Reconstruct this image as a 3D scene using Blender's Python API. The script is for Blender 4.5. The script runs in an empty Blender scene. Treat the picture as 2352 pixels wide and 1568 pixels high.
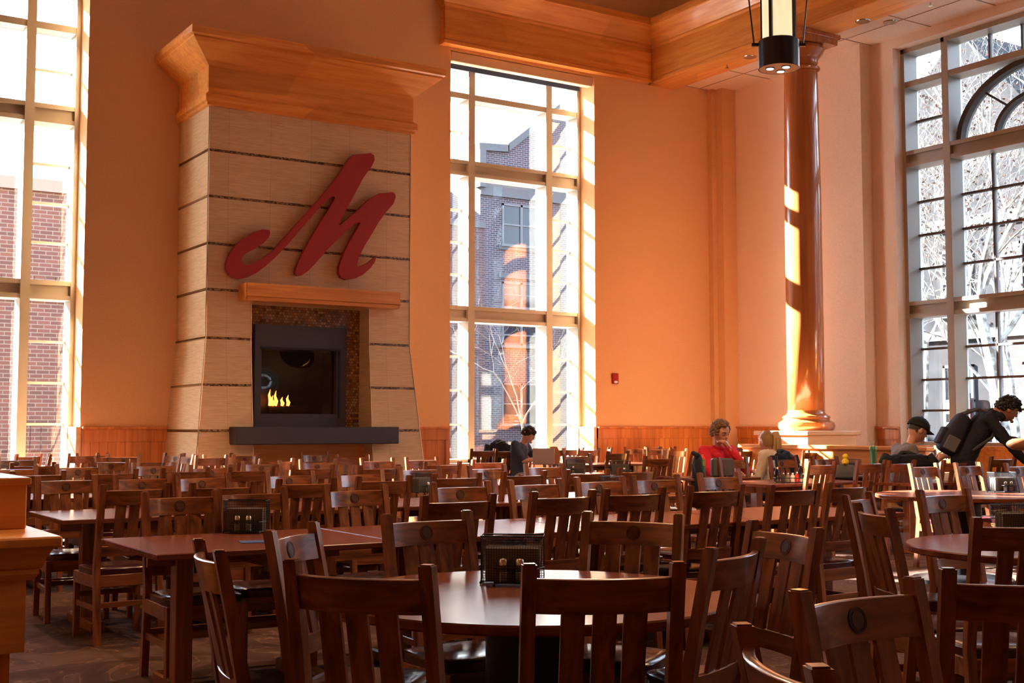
import bpy, bmesh, math, random
from mathutils import Vector, Matrix, Euler
random.seed(7)
D = bpy.data; S = bpy.context.scene; C = S.collection
PI = math.pi
# ------------------------------------------------------------------ camera, sky, sun, exposure
EYE = 1.34
CAM = Vector((-16.57, -17.855, EYE)); PITCH = math.atan(195 / 2850); TH = math.radians(33); FL = 2850.0
cd = D.cameras.new('camera'); cam = D.objects.new('camera', cd); C.objects.link(cam)
cd.sensor_width = 36; cd.lens = FL / 2352 * 36; cd.clip_start = .05; cd.clip_end = 600
cam.location = CAM; cam.rotation_euler = (PI / 2 + PITCH, 0, -TH)
S.camera = cam
S.view_settings.view_transform = 'Standard'; S.view_settings.look = 'None'; S.view_settings.gamma = 1
S.view_settings.use_curve_mapping = False; S.view_settings.exposure = 1.35
S.cycles.diffuse_bounces = 8; S.cycles.max_bounces = 14; S.cycles.transparent_max_bounces = 12
w = D.worlds.new('sky'); S.world = w; w.use_nodes = True
wn = w.node_tree.nodes; wl = w.node_tree.links; wn.clear()
wo = wn.new('ShaderNodeOutputWorld'); wb = wn.new('ShaderNodeBackground'); wr = wn.new('ShaderNodeValToRGB')
wt = wn.new('ShaderNodeTexCoord'); ws = wn.new('ShaderNodeSeparateXYZ')
wl.new(wt.outputs['Generated'], ws.inputs[0]); wl.new(ws.outputs['Z'], wr.inputs[0]); wl.new(wr.outputs[0], wb.inputs[0]); wl.new(wb.outputs[0], wo.inputs[0])
wr.color_ramp.elements[0].position = 0.0; wr.color_ramp.elements[0].color = (.36, .38, .42, 1)
wr.color_ramp.elements[1].position = .02; wr.color_ramp.elements[1].color = (.86, .93, 1, 1)
e = wr.color_ramp.elements.new(.7); e.color = (.5, .7, 1, 1)
wb.inputs[1].default_value = 5.5
sd = D.lights.new('sun', 'SUN'); so = D.objects.new('sun', sd); C.objects.link(so)
SUNDIR = Vector((.645, -1, -.56)).normalized()
so.rotation_euler = SUNDIR.to_track_quat('-Z', 'Y').to_euler(); so.location = (-20, 30, 20)
sd.energy = 78; sd.color = (1, .94, .86); sd.angle = math.radians(.55)

# ------------------------------------------------------------------ unprojection used to lay things out
Rv = Vector((math.cos(TH), -math.sin(TH), 0)); F0 = Vector((math.sin(TH), math.cos(TH), 0))
Fv = F0 * math.cos(PITCH) + Vector((0, 0, math.sin(PITCH))); Uv = -F0 * math.sin(PITCH) + Vector((0, 0, math.cos(PITCH)))
def ray(px, py): return Rv * ((px - 1176) / FL) + Fv - Uv * ((py - 784) / FL)
def at_z(px, py, h): d = ray(px, py); return CAM + d * ((h - EYE) / d.z)
def at_y(px, py, y): d = ray(px, py); return CAM + d * ((y - CAM.y) / d.y)
def at_x(px, py, x): d = ray(px, py); return CAM + d * ((x - CAM.x) / d.x)
def at_d(px, py, dist): d = ray(px, py); return CAM + d * (dist / d.dot(F0))

# ------------------------------------------------------------------ mesh helpers
def box(bm, c, s, bev=0, M=None, seg=1):
    t = bmesh.new(); bmesh.ops.create_cube(t, size=1)
    bmesh.ops.scale(t, vec=s, verts=t.verts)
    if bev: bmesh.ops.bevel(t, geom=t.edges[:], offset=bev, segments=seg, affect='EDGES', profile=.5)
    if M is not None: bmesh.ops.transform(t, matrix=M, verts=t.verts)
    bmesh.ops.translate(t, vec=c, verts=t.verts); add(bm, t)
def add(bm, t):
    me = D.meshes.new('tmp'); t.to_mesh(me); t.free(); bm.from_mesh(me); D.meshes.remove(me)
def rng(bm, a, b, bev=0):
    box(bm, [(a[i] + b[i]) / 2 for i in range(3)], [abs(b[i] - a[i]) for i in range(3)], bev)
def hexa(bm, P):
    v = [bm.verts.new(p) for p in P]
    for f in ((3, 2, 1, 0), (4, 5, 6, 7), (0, 1, 5, 4), (1, 2, 6, 5), (2, 3, 7, 6), (3, 0, 4, 7)): bm.faces.new([v[i] for i in f])
def loft(bm, rings, cap=True, closed=True):
    vs = [[bm.verts.new(p) for p in r] for r in rings]; n = len(rings[0])
    for a, b in zip(vs, vs[1:]):
        for i in range(n if closed else n - 1):
            j = (i + 1) % n; bm.faces.new((a[i], a[j], b[j], b[i]))
    if cap and closed: bm.faces.new(vs[0][::-1]); bm.faces.new(vs[-1])
def lathe(bm, prof, n=24, c=(0, 0, 0)):
    rings = [[(c[0] + r * math.cos(2 * PI * i / n), c[1] + r * math.sin(2 * PI * i / n), c[2] + z) for i in range(n)] for r, z in prof]
    loft(bm, rings)
def tube(bm, pts, rad, n=8, cap=True):
    pts = [Vector(p) for p in pts]; m = len(pts)
    if not hasattr(rad, '__len__'): rad = [rad] * m
    up = None; rings = []
    for i, p in enumerate(pts):
        t = (pts[min(i + 1, m - 1)] - pts[max(i - 1, 0)]).normalized()
        if up is None: up = Vector((0, 0, 1)) if abs(t.z) < .9 else Vector((1, 0, 0))
        x = up.cross(t)
        if x.length < 1e-4: x = Vector((1, 0, 0)).cross(t)
        x.normalize(); y = t.cross(x); up = y
        rings.append([p + (x * math.cos(2 * PI * k / n) + y * math.sin(2 * PI * k / n)) * rad[i] for k in range(n)])
    loft(bm, rings, cap)
def ball(bm, c, r, s=(1, 1, 1), u=16, v=10, M=None):
    t = bmesh.new(); bmesh.ops.create_uvsphere(t, u_segments=u, v_segments=v, radius=r)
    bmesh.ops.scale(t, vec=s, verts=t.verts)
    if M is not None: bmesh.ops.transform(t, matrix=M, verts=t.verts)
    bmesh.ops.translate(t, vec=c, verts=t.verts); add(bm, t)
def prism(bm, pts, depth_vec):
    dv = Vector(depth_vec); a = [bm.verts.new(p) for p in pts]; b = [bm.verts.new(Vector(p) + dv) for p in pts]
    bm.faces.new(a[::-1]); bm.faces.new(b); n = len(pts)
    for i in range(n): j = (i + 1) % n; bm.faces.new((a[i], a[j], b[j], b[i]))
def sweep(bm, path, prof, closed_prof=True):
    """mitred sweep of profile (out, z) along an open xy path; outward is to the right of travel"""
    rings = []
    for i, p in enumerate(path):
        p = Vector(p)
        ds = []
        if i > 0: ds.append((p - Vector(path[i - 1])).normalized())
        if i < len(path) - 1: ds.append((Vector(path[i + 1]) - p).normalized())
        ns = [Vector((d.y, -d.x)) for d in ds]
        if len(ns) == 2: b = (ns[0] + ns[1]).normalized(); k = 1 / max(.2, b.dot(ns[0]))
        else: b = ns[0]; k = 1
        rings.append([(p.x + b.x * k * o, p.y + b.y * k * o, z) for o, z in prof])
    loft(bm, rings, True, True)
BM = bmesh.new
def obj(name, bm, m=None, parent=None, smooth=False, loc=None, rz=0, fix=True):
    if fix: bmesh.ops.recalc_face_normals(bm, faces=bm.faces[:])
    me = D.meshes.new(name); bm.to_mesh(me); bm.free()
    if smooth:
        me.shade_smooth()
        if smooth != 'all': me.set_sharp_from_angle(angle=math.radians(38))
    if m: me.materials.append(m)
    o = D.objects.new(name, me); C.objects.link(o)
    if parent: o.parent = parent
    if loc: o.location = loc
    o.rotation_euler.z = rz
    return o
def tag(o, label, cat, group=None, kind=None):
    if label: o['label'] = label
    if cat: o['category'] = cat
    if group: o['group'] = group
    if kind: o['kind'] = kind
    return o
def thing(name, label, cat, loc=(0, 0, 0), rz=0, group=None):
    o = D.objects.new(name, None); C.objects.link(o); o.location = loc; o.rotation_euler = (0, 0, rz); o.empty_display_size = .1
    return tag(o, label, cat, group)
def struct(o, label=None, cat=None):
    o['kind'] = 'structure'
    if label: o['label'] = label; o['category'] = cat or o.name.split('_')[0]
    return o
KIDS = {}
def kids(o):
    return [c for c in D.objects if c.parent == o]
def dup(root, loc, rz, label, group=None, cat=None):
    if root.name not in KIDS: KIDS[root.name] = [(c, kids(c)) for c in kids(root)]
    r = root.copy(); C.objects.link(r); r.location = loc; r.rotation_euler = (0, 0, rz); r['label'] = label
    if group: r['group'] = group
    for ch, gs in KIDS[root.name]:
        c = ch.copy(); C.objects.link(c); c.parent = r
        for g in gs: d = g.copy(); C.objects.link(d); d.parent = c
    return r

# ------------------------------------------------------------------ materials
def mat(name, col, rough=.6, spec=.5, metal=0, coat=0, trans=0, emit=None, es=1, sub=0):
    m = D.materials.new(name); m.use_nodes = True; b = m.node_tree.nodes['Principled BSDF']
    b.inputs['Base Color'].default_value = (*col, 1); b.inputs['Roughness'].default_value = rough
    b.inputs['Specular IOR Level'].default_value = spec; b.inputs['Metallic'].default_value = metal
    b.inputs['Coat Weight'].default_value = coat; b.inputs['Coat Roughness'].default_value = .12
    b.inputs['Transmission Weight'].default_value = trans
    if emit: b.inputs['Emission Color'].default_value = (*emit, 1); b.inputs['Emission Strength'].default_value = es
    return m
def coords(m, scale=(1, 1, 1), rand=0, generated=False):
    n = m.node_tree.nodes; l = m.node_tree.links
    tc = n.new('ShaderNodeTexCoord'); mp = n.new('ShaderNodeMapping'); mp.inputs['Scale'].default_value = scale
    l.new(tc.outputs['Object'], mp.inputs[0])
    if rand:
        oi = n.new('ShaderNodeObjectInfo'); ml = n.new('ShaderNodeMath'); ml.operation = 'MULTIPLY'; ml.inputs[1].default_value = rand
        l.new(oi.outputs['Random'], ml.inputs[0]); cb = n.new('ShaderNodeCombineXYZ')
        for k in range(3): l.new(ml.outputs[0], cb.inputs[k])
        l.new(cb.outputs[0], mp.inputs['Location'])
    return mp
def ramp(m, fac, stops):
    r = m.node_tree.nodes.new('ShaderNodeValToRGB'); m.node_tree.links.new(fac, r.inputs[0])
    el = r.color_ramp.elements
    while len(el) < len(stops): el.new(.5)
    for k, (p, c) in enumerate(stops): el[k].position = p; el[k].color = (*c, 1)
    return r
def noise(m, mp, scale, detail=3, dist=0):
    t = m.node_tree.nodes.new('ShaderNodeTexNoise'); t.inputs['Scale'].default_value = scale; t.inputs['Detail'].default_value = detail
    t.inputs['Distortion'].default_value = dist; m.node_tree.links.new(mp.outputs[0], t.inputs[0]); return t
def bump(m, fac, strength=.1, dist=.01):
    b = m.node_tree.nodes.new('ShaderNodeBump'); b.inputs['Strength'].default_value = strength; b.inputs['Distance'].default_value = dist
    m.node_tree.links.new(fac, b.inputs['Height']); m.node_tree.links.new(b.outputs[0], m.node_tree.nodes['Principled BSDF'].inputs['Normal'])
def setcol(m, sock, inp='Base Color'): m.node_tree.links.new(sock, m.node_tree.nodes['Principled BSDF'].inputs[inp])
def wood(name, dark, light, grain='x', rough=.35, coat=.3, sc=1, rand=7, board=0):
    m = mat(name, light, rough, coat=coat)
    k = {'x': (.8, 14, 14), 'y': (14, .8, 14), 'z': (14, 14, .8)}[grain]
    mp = coords(m, tuple(a * sc for a in k), rand)
    t = noise(m, mp, 2.2, 6, .6); r = ramp(m, t.outputs[0], [(.32, dark), (.62, light)])
    out = r.outputs[0]
    if board:   # tone changes from board to board
        n = m.node_tree.nodes; l = m.node_tree.links
        kk = {'x': (.45, 2.6, 2.6), 'y': (2.6, .45, 2.6), 'z': (9, 9, .01)}[grain]
        m2 = coords(m, kk); v = n.new('ShaderNodeTexVoronoi'); v.feature = 'F1'; v.inputs['Randomness'].default_value = 0 if grain == 'z' else .35; v.inputs['Scale'].default_value = 1
        l.new(m2.outputs[0], v.inputs[0]); hs = n.new('ShaderNodeHueSaturation'); mr = n.new('ShaderNodeMapRange')
        sp = n.new('ShaderNodeSeparateColor'); l.new(v.outputs['Color'], sp.inputs[0]); l.new(sp.outputs[0], mr.inputs[0])
        mr.inputs[3].default_value = 1 - board; mr.inputs[4].default_value = 1 + board
        l.new(mr.outputs[0], hs.inputs['Value']); l.new(out, hs.inputs['Color']); out = hs.outputs[0]
    setcol(m, out); bump(m, t.outputs[0], .06, .004)
    return m
CH_D, CH_L = (.08, .020, .007), (.25, .078, .025)
M_chx = wood('chair_oak_across', CH_D, CH_L, 'x', .28, .5); M_chz = wood('chair_oak_upright', CH_D, CH_L, 'z', .28, .5)
M_tab = wood('table_veneer', (.10, .024, .012), (.165, .046, .021), 'x', .27, 0, .6)
M_tab.node_tree.nodes['Principled BSDF'].inputs['Specular IOR Level'].default_value = .14
M_ash = wood('fir_trim', (.64, .22, .04), (.78, .33, .075), 'x', .38, .2, .55, 3, .18)
M_ashy = wood('fir_trim_beam', (.64, .22, .04), (.78, .33, .075), 'y', .38, .2, .55, 3, .18)
M_ashz = wood('fir_board', (.48, .13, .022), (.66, .22, .045), 'z', .38, .2, .5, 3, .16)
M_col = wood('column_veneer', (.42, .12, .03), (.56, .18, .05), 'z', .2, .6, .3, 3)
M_lite = wood('pale_maple', (.62, .36, .18), (.74, .46, .25), 'x', .35, .3, .5, 3)
M_leather = mat('burgundy_leather', (.042, .006, .011), .27, .6, coat=.25)
_mp = coords(M_leather, (1, 1, 1), 5); bump(M_leather, noise(M_leather, _mp, 9, 3).outputs[0], .35, .02)
def paint(name, col, v=.06):
    m = mat(name, col, .75, .25); mp = coords(m); t = noise(m, mp, 60, 2)
    r = ramp(m, t.outputs[0], [(.35, tuple(c * (1 - v) for c in col)), (.65, tuple(min(1, c * (1 + v)) for c in col))]); setcol(m, r.outputs[0]); bump(m, t.outputs[0], .08, .002); return m
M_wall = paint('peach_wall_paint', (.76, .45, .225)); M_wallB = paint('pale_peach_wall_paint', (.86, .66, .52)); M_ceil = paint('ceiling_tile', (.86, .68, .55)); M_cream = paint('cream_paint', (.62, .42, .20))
M_frame = mat('beige_aluminium', (.42, .37, .30), .45, .5); M_fin = mat('pale_aluminium', (.62, .60, .56), .5)
M_black = mat('black_metal', (.012, .011, .013), .4, .5, .3); M_steel = mat('brushed_steel', (.6, .58, .55), .25, .5, 1)
M_slate = mat('dark_slate', (.045, .036, .045), .55)
def glassmat(name, tint=(.93, .97, 1), refl=.9):
    m = D.materials.new(name); m.use_nodes = True; n = m.node_tree.nodes; l = m.node_tree.links; n.clear()
    o = n.new('ShaderNodeOutputMaterial'); t = n.new('ShaderNodeBsdfTransparent'); g = n.new('ShaderNodeBsdfGlossy'); x = n.new('ShaderNodeMixShader'); f = n.new('ShaderNodeFresnel'); ml = n.new('ShaderNodeMath')
    t.inputs[0].default_value = (*tint, 1); g.inputs['Roughness'].default_value = .02; f.inputs[0].default_value = 1.45; ml.operation = 'MULTIPLY'; ml.inputs[1].default_value = refl
    l.new(f.outputs[0], ml.inputs[0]); l.new(ml.outputs[0], x.inputs[0]); l.new(t.outputs[0], x.inputs[1]); l.new(g.outputs[0], x.inputs[2]); l.new(x.outputs[0], o.inputs[0]); return m
M_glass = glassmat('window_glass'); M_jar = glassmat('jar_glass', (.85, .88, .88), 1.5)
# carpet
M_carpet = mat('brown_swirl_carpet', (.2, .1, .07), .95, .1)
_mp = coords(M_carpet); _t = noise(M_carpet, _mp, 1.6, 3, 2.2); _r = ramp(M_carpet, _t.outputs[0], [(.38, (.055, .027, .021)), (.485, (.075, .037, .027)), (.50, (.16, .085, .058)), (.515, (.075, .037, .027)), (.62, (.095, .049, .036))]); setcol(M_carpet, _r.outputs[0])
bump(M_carpet, noise(M_carpet, _mp, 220, 2).outputs[0], .5, .004)
# stone veneer of the chimney breast
M_stone = mat('sand_stone_panel', (.5, .35, .2), .6, .3)
_mp = coords(M_stone, (1.2, 1.2, 16)); _t = noise(M_stone, _mp, 3.5, 6, .5)
_mp2 = coords(M_stone); _mp2.inputs['Rotation'].default_value = (PI / 2, 0, 0)
_b = M_stone.node_tree.nodes.new('ShaderNodeTexBrick'); _b.inputs['Scale'].default_value = 1; _b.inputs['Brick Width'].default_value = .62; _b.inputs['Row Height'].default_value = .65; _b.inputs['Mortar Size'].default_value = .003; _b.offset = 0
_b.inputs['Color1'].default_value = (1, 1, 1, 1); _b.inputs['Color2'].default_value = (.93, .93, .92, 1); _b.inputs['Mortar'].default_value = (.72, .7, .68, 1)
M_stone.node_tree.links.new(_mp2.outputs[0], _b.inputs[0]); _r = ramp(M_stone, _t.outputs[0], [(.3, (.62, .42, .23)), (.7, (.78, .57, .35))])
_mx = M_stone.node_tree.nodes.new('ShaderNodeMixRGB'); _mx.blend_type = 'MULTIPLY'; _mx.inputs[0].default_value = 1
M_stone.node_tree.links.new(_r.outputs[0], _mx.inputs[1]); M_stone.node_tree.links.new(_b.outputs[0], _mx.inputs[2]); setcol(M_stone, _mx.outputs[0])
def mosaic(name, sx, sz, cols):
    m = mat(name, (.2, .1, .05), .22, .6); mp = coords(m); mp.inputs['Rotation'].default_value = (PI / 2, 0, 0)
    n = m.node_tree.nodes; l = m.node_tree.links; b = n.new('ShaderNodeTexBrick'); l.new(mp.outputs[0], b.inputs[0])
    b.inputs['Scale'].default_value = 1; b.inputs['Brick Width'].default_value = sx; b.inputs['Row Height'].default_value = sz; b.inputs['Mortar Size'].default_value = sz * .07; b.inputs['Mortar'].default_value = (.05, .03, .02, 1)
    b.inputs['Color1'].default_value = (0, 0, 0, 1); b.inputs['Color2'].default_value = (1, 1, 1, 1); b.inputs['Bias'].default_value = 0
    r = ramp(m, b.outputs[0], cols); mx = n.new('ShaderNodeMixRGB'); l.new(b.outputs['Fac'], mx.inputs[0]); l.new(r.outputs[0], mx.inputs[1]); mx.inputs[2].default_value = (.06, .035, .02, 1); setcol(m, mx.outputs[0]); return m
M_mos = mosaic('amber_glass_mosaic', .045, .04, [(0, (.10, .035, .008)), (.3, (.30, .12, .03)), (.55, (.17, .08, .03)), (.8, (.42, .2, .06)), (1, (.22, .15, .09))])
M_band = mosaic('brown_glass_band', .03, .018, [(0, (.05, .02, .01)), (.5, (.2, .1, .04)), (1, (.42, .28, .14))])
def brick(name, c1, c2, mort, bw=.215, rh=.075, axis='y'):
    m = mat(name, c1, .85, .2); mp = coords(m); mp.inputs['Rotation'].default_value = (PI / 2, 0, 0) if axis == 'y' else (PI / 2, 0, PI / 2)
    n = m.node_tree.nodes; l = m.node_tree.links; b = n.new('ShaderNodeTexBrick')
    if axis == 'x':
        tc = n.new('ShaderNodeTexCoord'); sp = n.new('ShaderNodeSeparateXYZ'); cb = n.new('ShaderNodeCombineXYZ'); l.new(tc.outputs['Object'], sp.inputs[0]); l.new(sp.outputs['Y'], cb.inputs[0]); l.new(sp.outputs['Z'], cb.inputs[1]); l.new(cb.outputs[0], b.inputs[0])
    else:
        l.new(mp.outputs[0], b.inputs[0])
    b.inputs['Scale'].default_value = 1; b.inputs['Brick Width'].default_value = bw; b.inputs['Row Height'].default_value = rh; b.inputs['Mortar Size'].default_value = .011
    b.inputs['Color1'].default_value = (*c1, 1); b.inputs['Color2'].default_value = (*c2, 1); b.inputs['Mortar'].default_value = (*mort, 1); setcol(m, b.outputs[0]); return m
M_brick = brick('red_brick', (.048, .024, .023), (.030, .018, .02), (.068, .064, .066), .3, .1)
M_brickd = brick('purple_brown_brick', (.040, .024, .027), (.024, .018, .024), (.11, .105, .108), .3, .1)
M_brickx = brick('brown_brick', (.03, .018, .017), (.02, .014, .014), (.06, .055, .055), .3, .1, 'x')
M_lime = mat('limestone', (.06, .059, .061), .8); M_white = mat('white_paint', (.08, .08, .083), .6)
M_pane = mat('far_window_pane', (.012, .016, .022), .1, .25); M_red = mat('red_door_paint', (.26, .012, .02), .8, .05)
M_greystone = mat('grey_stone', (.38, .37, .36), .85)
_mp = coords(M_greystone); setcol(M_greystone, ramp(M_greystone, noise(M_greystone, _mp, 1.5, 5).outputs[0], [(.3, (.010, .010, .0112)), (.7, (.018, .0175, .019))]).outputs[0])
M_bark = mat('pale_sycamore_bark', (.4, .34, .26), .8)
_mp = coords(M_bark); setcol(M_bark, ramp(M_bark, noise(M_bark, _mp, 6, 3).outputs[0], [(.4, (.26, .24, .20)), (.6, (.07, .055, .04))]).outputs[0])
M_twig = mat('dark_twig', (.05, .04, .035), .9); M_leaf = mat('dry_brown_leaf', (.05, .02, .01), .9)
for _m in (M_lime, M_white, M_greystone): _m.node_tree.nodes['Principled BSDF'].inputs['Specular IOR Level'].default_value = .04
M_ground = mat('grey_paving', (.05, .05, .052), .9); M_roof = mat('grey_roof', (.2, .2, .22), .8)
def flat(name, c, r=.7, **k): return mat(name, c, r, .3, **k)

# ------------------------------------------------------------------ room shell
WT = .80; HEAD = 7.70; W0 = (-15.25, -12.17); W1 = (-6.21, -3.19); WBo = (4.12, 8.95); XL, YF, TOP = -22.0, -27.0, 11.6
b = BM()
def wallA(a, c, z0, z1): rng(b, (a, 0, z0), (c, WT, z1))
wallA(XL - .3, W0[0], 0, TOP); wallA(W0[1], W1[0], 0, TOP); wallA(W1[1], .95, 0, TOP)
for q in (W0, W1): wallA(*q, HEAD, TOP); wallA(*q, 0, .7)
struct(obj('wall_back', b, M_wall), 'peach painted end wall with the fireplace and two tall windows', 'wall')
b = BM()
WB2 = (13.3, 18.1)
for a, c, z0, z1 in ((0, WBo[0], 0, TOP), (WBo[1], WB2[0], 0, TOP), (WB2[1], 27.3, 0, TOP), (*WBo, HEAD, TOP), (*WB2, HEAD, TOP), (*WBo, 0, 1.0), (*WB2, 0, 1.0)): rng(b, (0, -c, z0), (.57, -a, z1))
rng(b, (-.26, -3.64, 0), (0, -2.88, 8.0)); rng(b, (-.12, -12.5, 0), (0, -9.5, 8))
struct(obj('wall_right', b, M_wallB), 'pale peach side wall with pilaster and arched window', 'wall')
b = BM(); rng(b, (-.34, -.30, 0), (.0, 0, 7.9)); rng(b, (-.45, -.12, 0), (-.34, 0, 7.9))
struct(obj('trim_1', b, M_wall), 'stepped corner pilaster where the two walls meet', 'trim')
b = BM(); rng(b, (XL - .3, YF, 0), (XL, 0, TOP)); struct(obj('wall_left', b, M_wall), 'peach side wall out of view on the left', 'wall')
b = BM(); rng(b, (XL - .3, YF - .3, 0), (WT, YF, TOP)); struct(obj('wall_front', b, M_wall), 'peach wall behind the camera', 'wall')
b = BM(); rng(b, (XL - .3, YF - .3, -.12), (WT, WT, 0)); struct(obj('floor', b, M_carpet), 'brown carpet floor with pale swirls', 'floor')
b = BM(); rng(b, (XL - .3, YF - .3, TOP), (WT, WT, TOP + .2)); rng(b, (-1.35, YF, 7.86), (0, 0, 8.0))
struct(obj('ceiling', b, M_ceil), 'pale tiled ceiling above the side aisle', 'ceiling')
# seams of the aisle ceiling tiles
b = BM()
for k in range(22): rng(b, (-1.34, -k * 1.22 - .03, 7.852), (0, -k * 1.22 - .02, 7.861))
rng(b, (-.67, YF, 7.852), (-.66, 0, 7.861)); struct(obj('trim_2', b, flat('tile_seam', (.4, .24, .15))), 'thin seams between aisle ceiling tiles', 'trim')
# upper clerestory wall standing on the side beam
b = BM(); rng(b, (-1.62, YF, 8.7), (-1.38, 0, TOP)); struct(obj('wall_upper', b, M_cream), 'cream upper wall above the side beam', 'wall')
# beams
PROF = [(0, 7.74), (.16, 7.74), (.16, 7.80), (.13, 7.82), (.13, 8.38), (.17, 8.41), (.17, 8.44), (.40, 8.72), (.44, 8.72), (.44, 8.84), (0, 8.84)]
b = BM(); sweep(b, [(-6.28, 0), (-6.28, -.02), (-1.7, -.02)], PROF); rng(b, (-6.25, -.14, 7.75), (-1.7, 0, 8.8))
struct(obj('trim_3', b, M_ash), 'orange fir beam with crown moulding over the tall window', 'trim')
b = BM()
P2 = [(0, 7.74), (.05, 7.74), (.05, 7.80), (.02, 7.82), (.02, 8.38), (.06, 8.41), (.06, 8.44), (.26, 8.72), (.30, 8.72), (.30, 8.84), (0, 8.84)]
rings = [[(-1.93 - o, y, z) for o, z in P2] for y in (0, YF)]; loft(b, rings); rng(b, (-1.93, YF, 7.74), (-1.3, 0, 8.7)); rng(b, (-1.93, YF, 8.6), (-1.38, 0, 8.84))
struct(obj('trim_4', b, M_ashy), 'orange fir beam running along the side aisle onto the column', 'trim')

# wainscot
def wains(name, x0, x1, lab, left=0, right=0):
    b = BM(); n = max(1, round((x1 - x0) / .118)); wd = (x1 - x0) / n
    for i in range(n): rng(b, (x0 + i * wd + .002, -.03, .12), (x0 + (i + 1) * wd - .002, 0, 1.14))
    rng(b, (x0, -.022, 0), (x1, 0, 1.2)); rng(b, (x0, -.045, 0), (x1, 0, .14), .004); rng(b, (x0, -.05, 1.12), (x1, 0, 1.305), .004)
    rng(b, (x0 - .0, -.085, 1.30), (x1 + .0, 0, 1.335), .006)
    if left: rng(b, (x0, -.045, 0), (x0 + .08, 0, 1.3))
    if right: rng(b, (x1 - .08, -.045, 0), (x1, 0, 1.3))
    return struct(obj(name, b, M_ashz), lab, 'wainscot')
wains('trim_5', W0[1] + .02, -10.95, 'orange board wainscot between left window and fireplace', 1)
wains('trim_6', -7.6, W1[0] - .02, 'narrow board wainscot between fireplace and tall window', 0, 1)
wains('trim_7', W1[1] + .02, -.45, 'board wainscot right of the tall window', 1)
wains('trim_8', XL, W0[0], 'board wainscot left of the left window')
o = wains('trim_9', 0, 2.85, 'board wainscot on the side wall behind the column'); o.rotation_euler.z = -PI / 2; o.location = (0, -.3, 0); o.location = (0, 0, 0)
o = wains('trim_10', 3.66, WBo[0], 'short board wainscot beside the arched window'); o.rotation_euler.z = -PI / 2
b = BM(); rng(b, (-.06, -WBo[1] - .1, .97), (.36, -WBo[0] - .0, 1.035), .006); rng(b, (-.05, -WBo[1], 0), (0, -WBo[0], .98))
struct(obj('trim_11', b, M_ash), 'orange wood sill and panel under the arched window', 'sill')
b = BM()
for q in (W0, W1): rng(b, (q[1] - .06, -.03, 0), (q[1], .42, 1.335)); rng(b, (q[0], .02, .66), (q[1] - .06, .6, .72))
struct(obj('trim_12', b, M_lite), 'pale wood ledges in the tall window reveals', 'sill')

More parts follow.
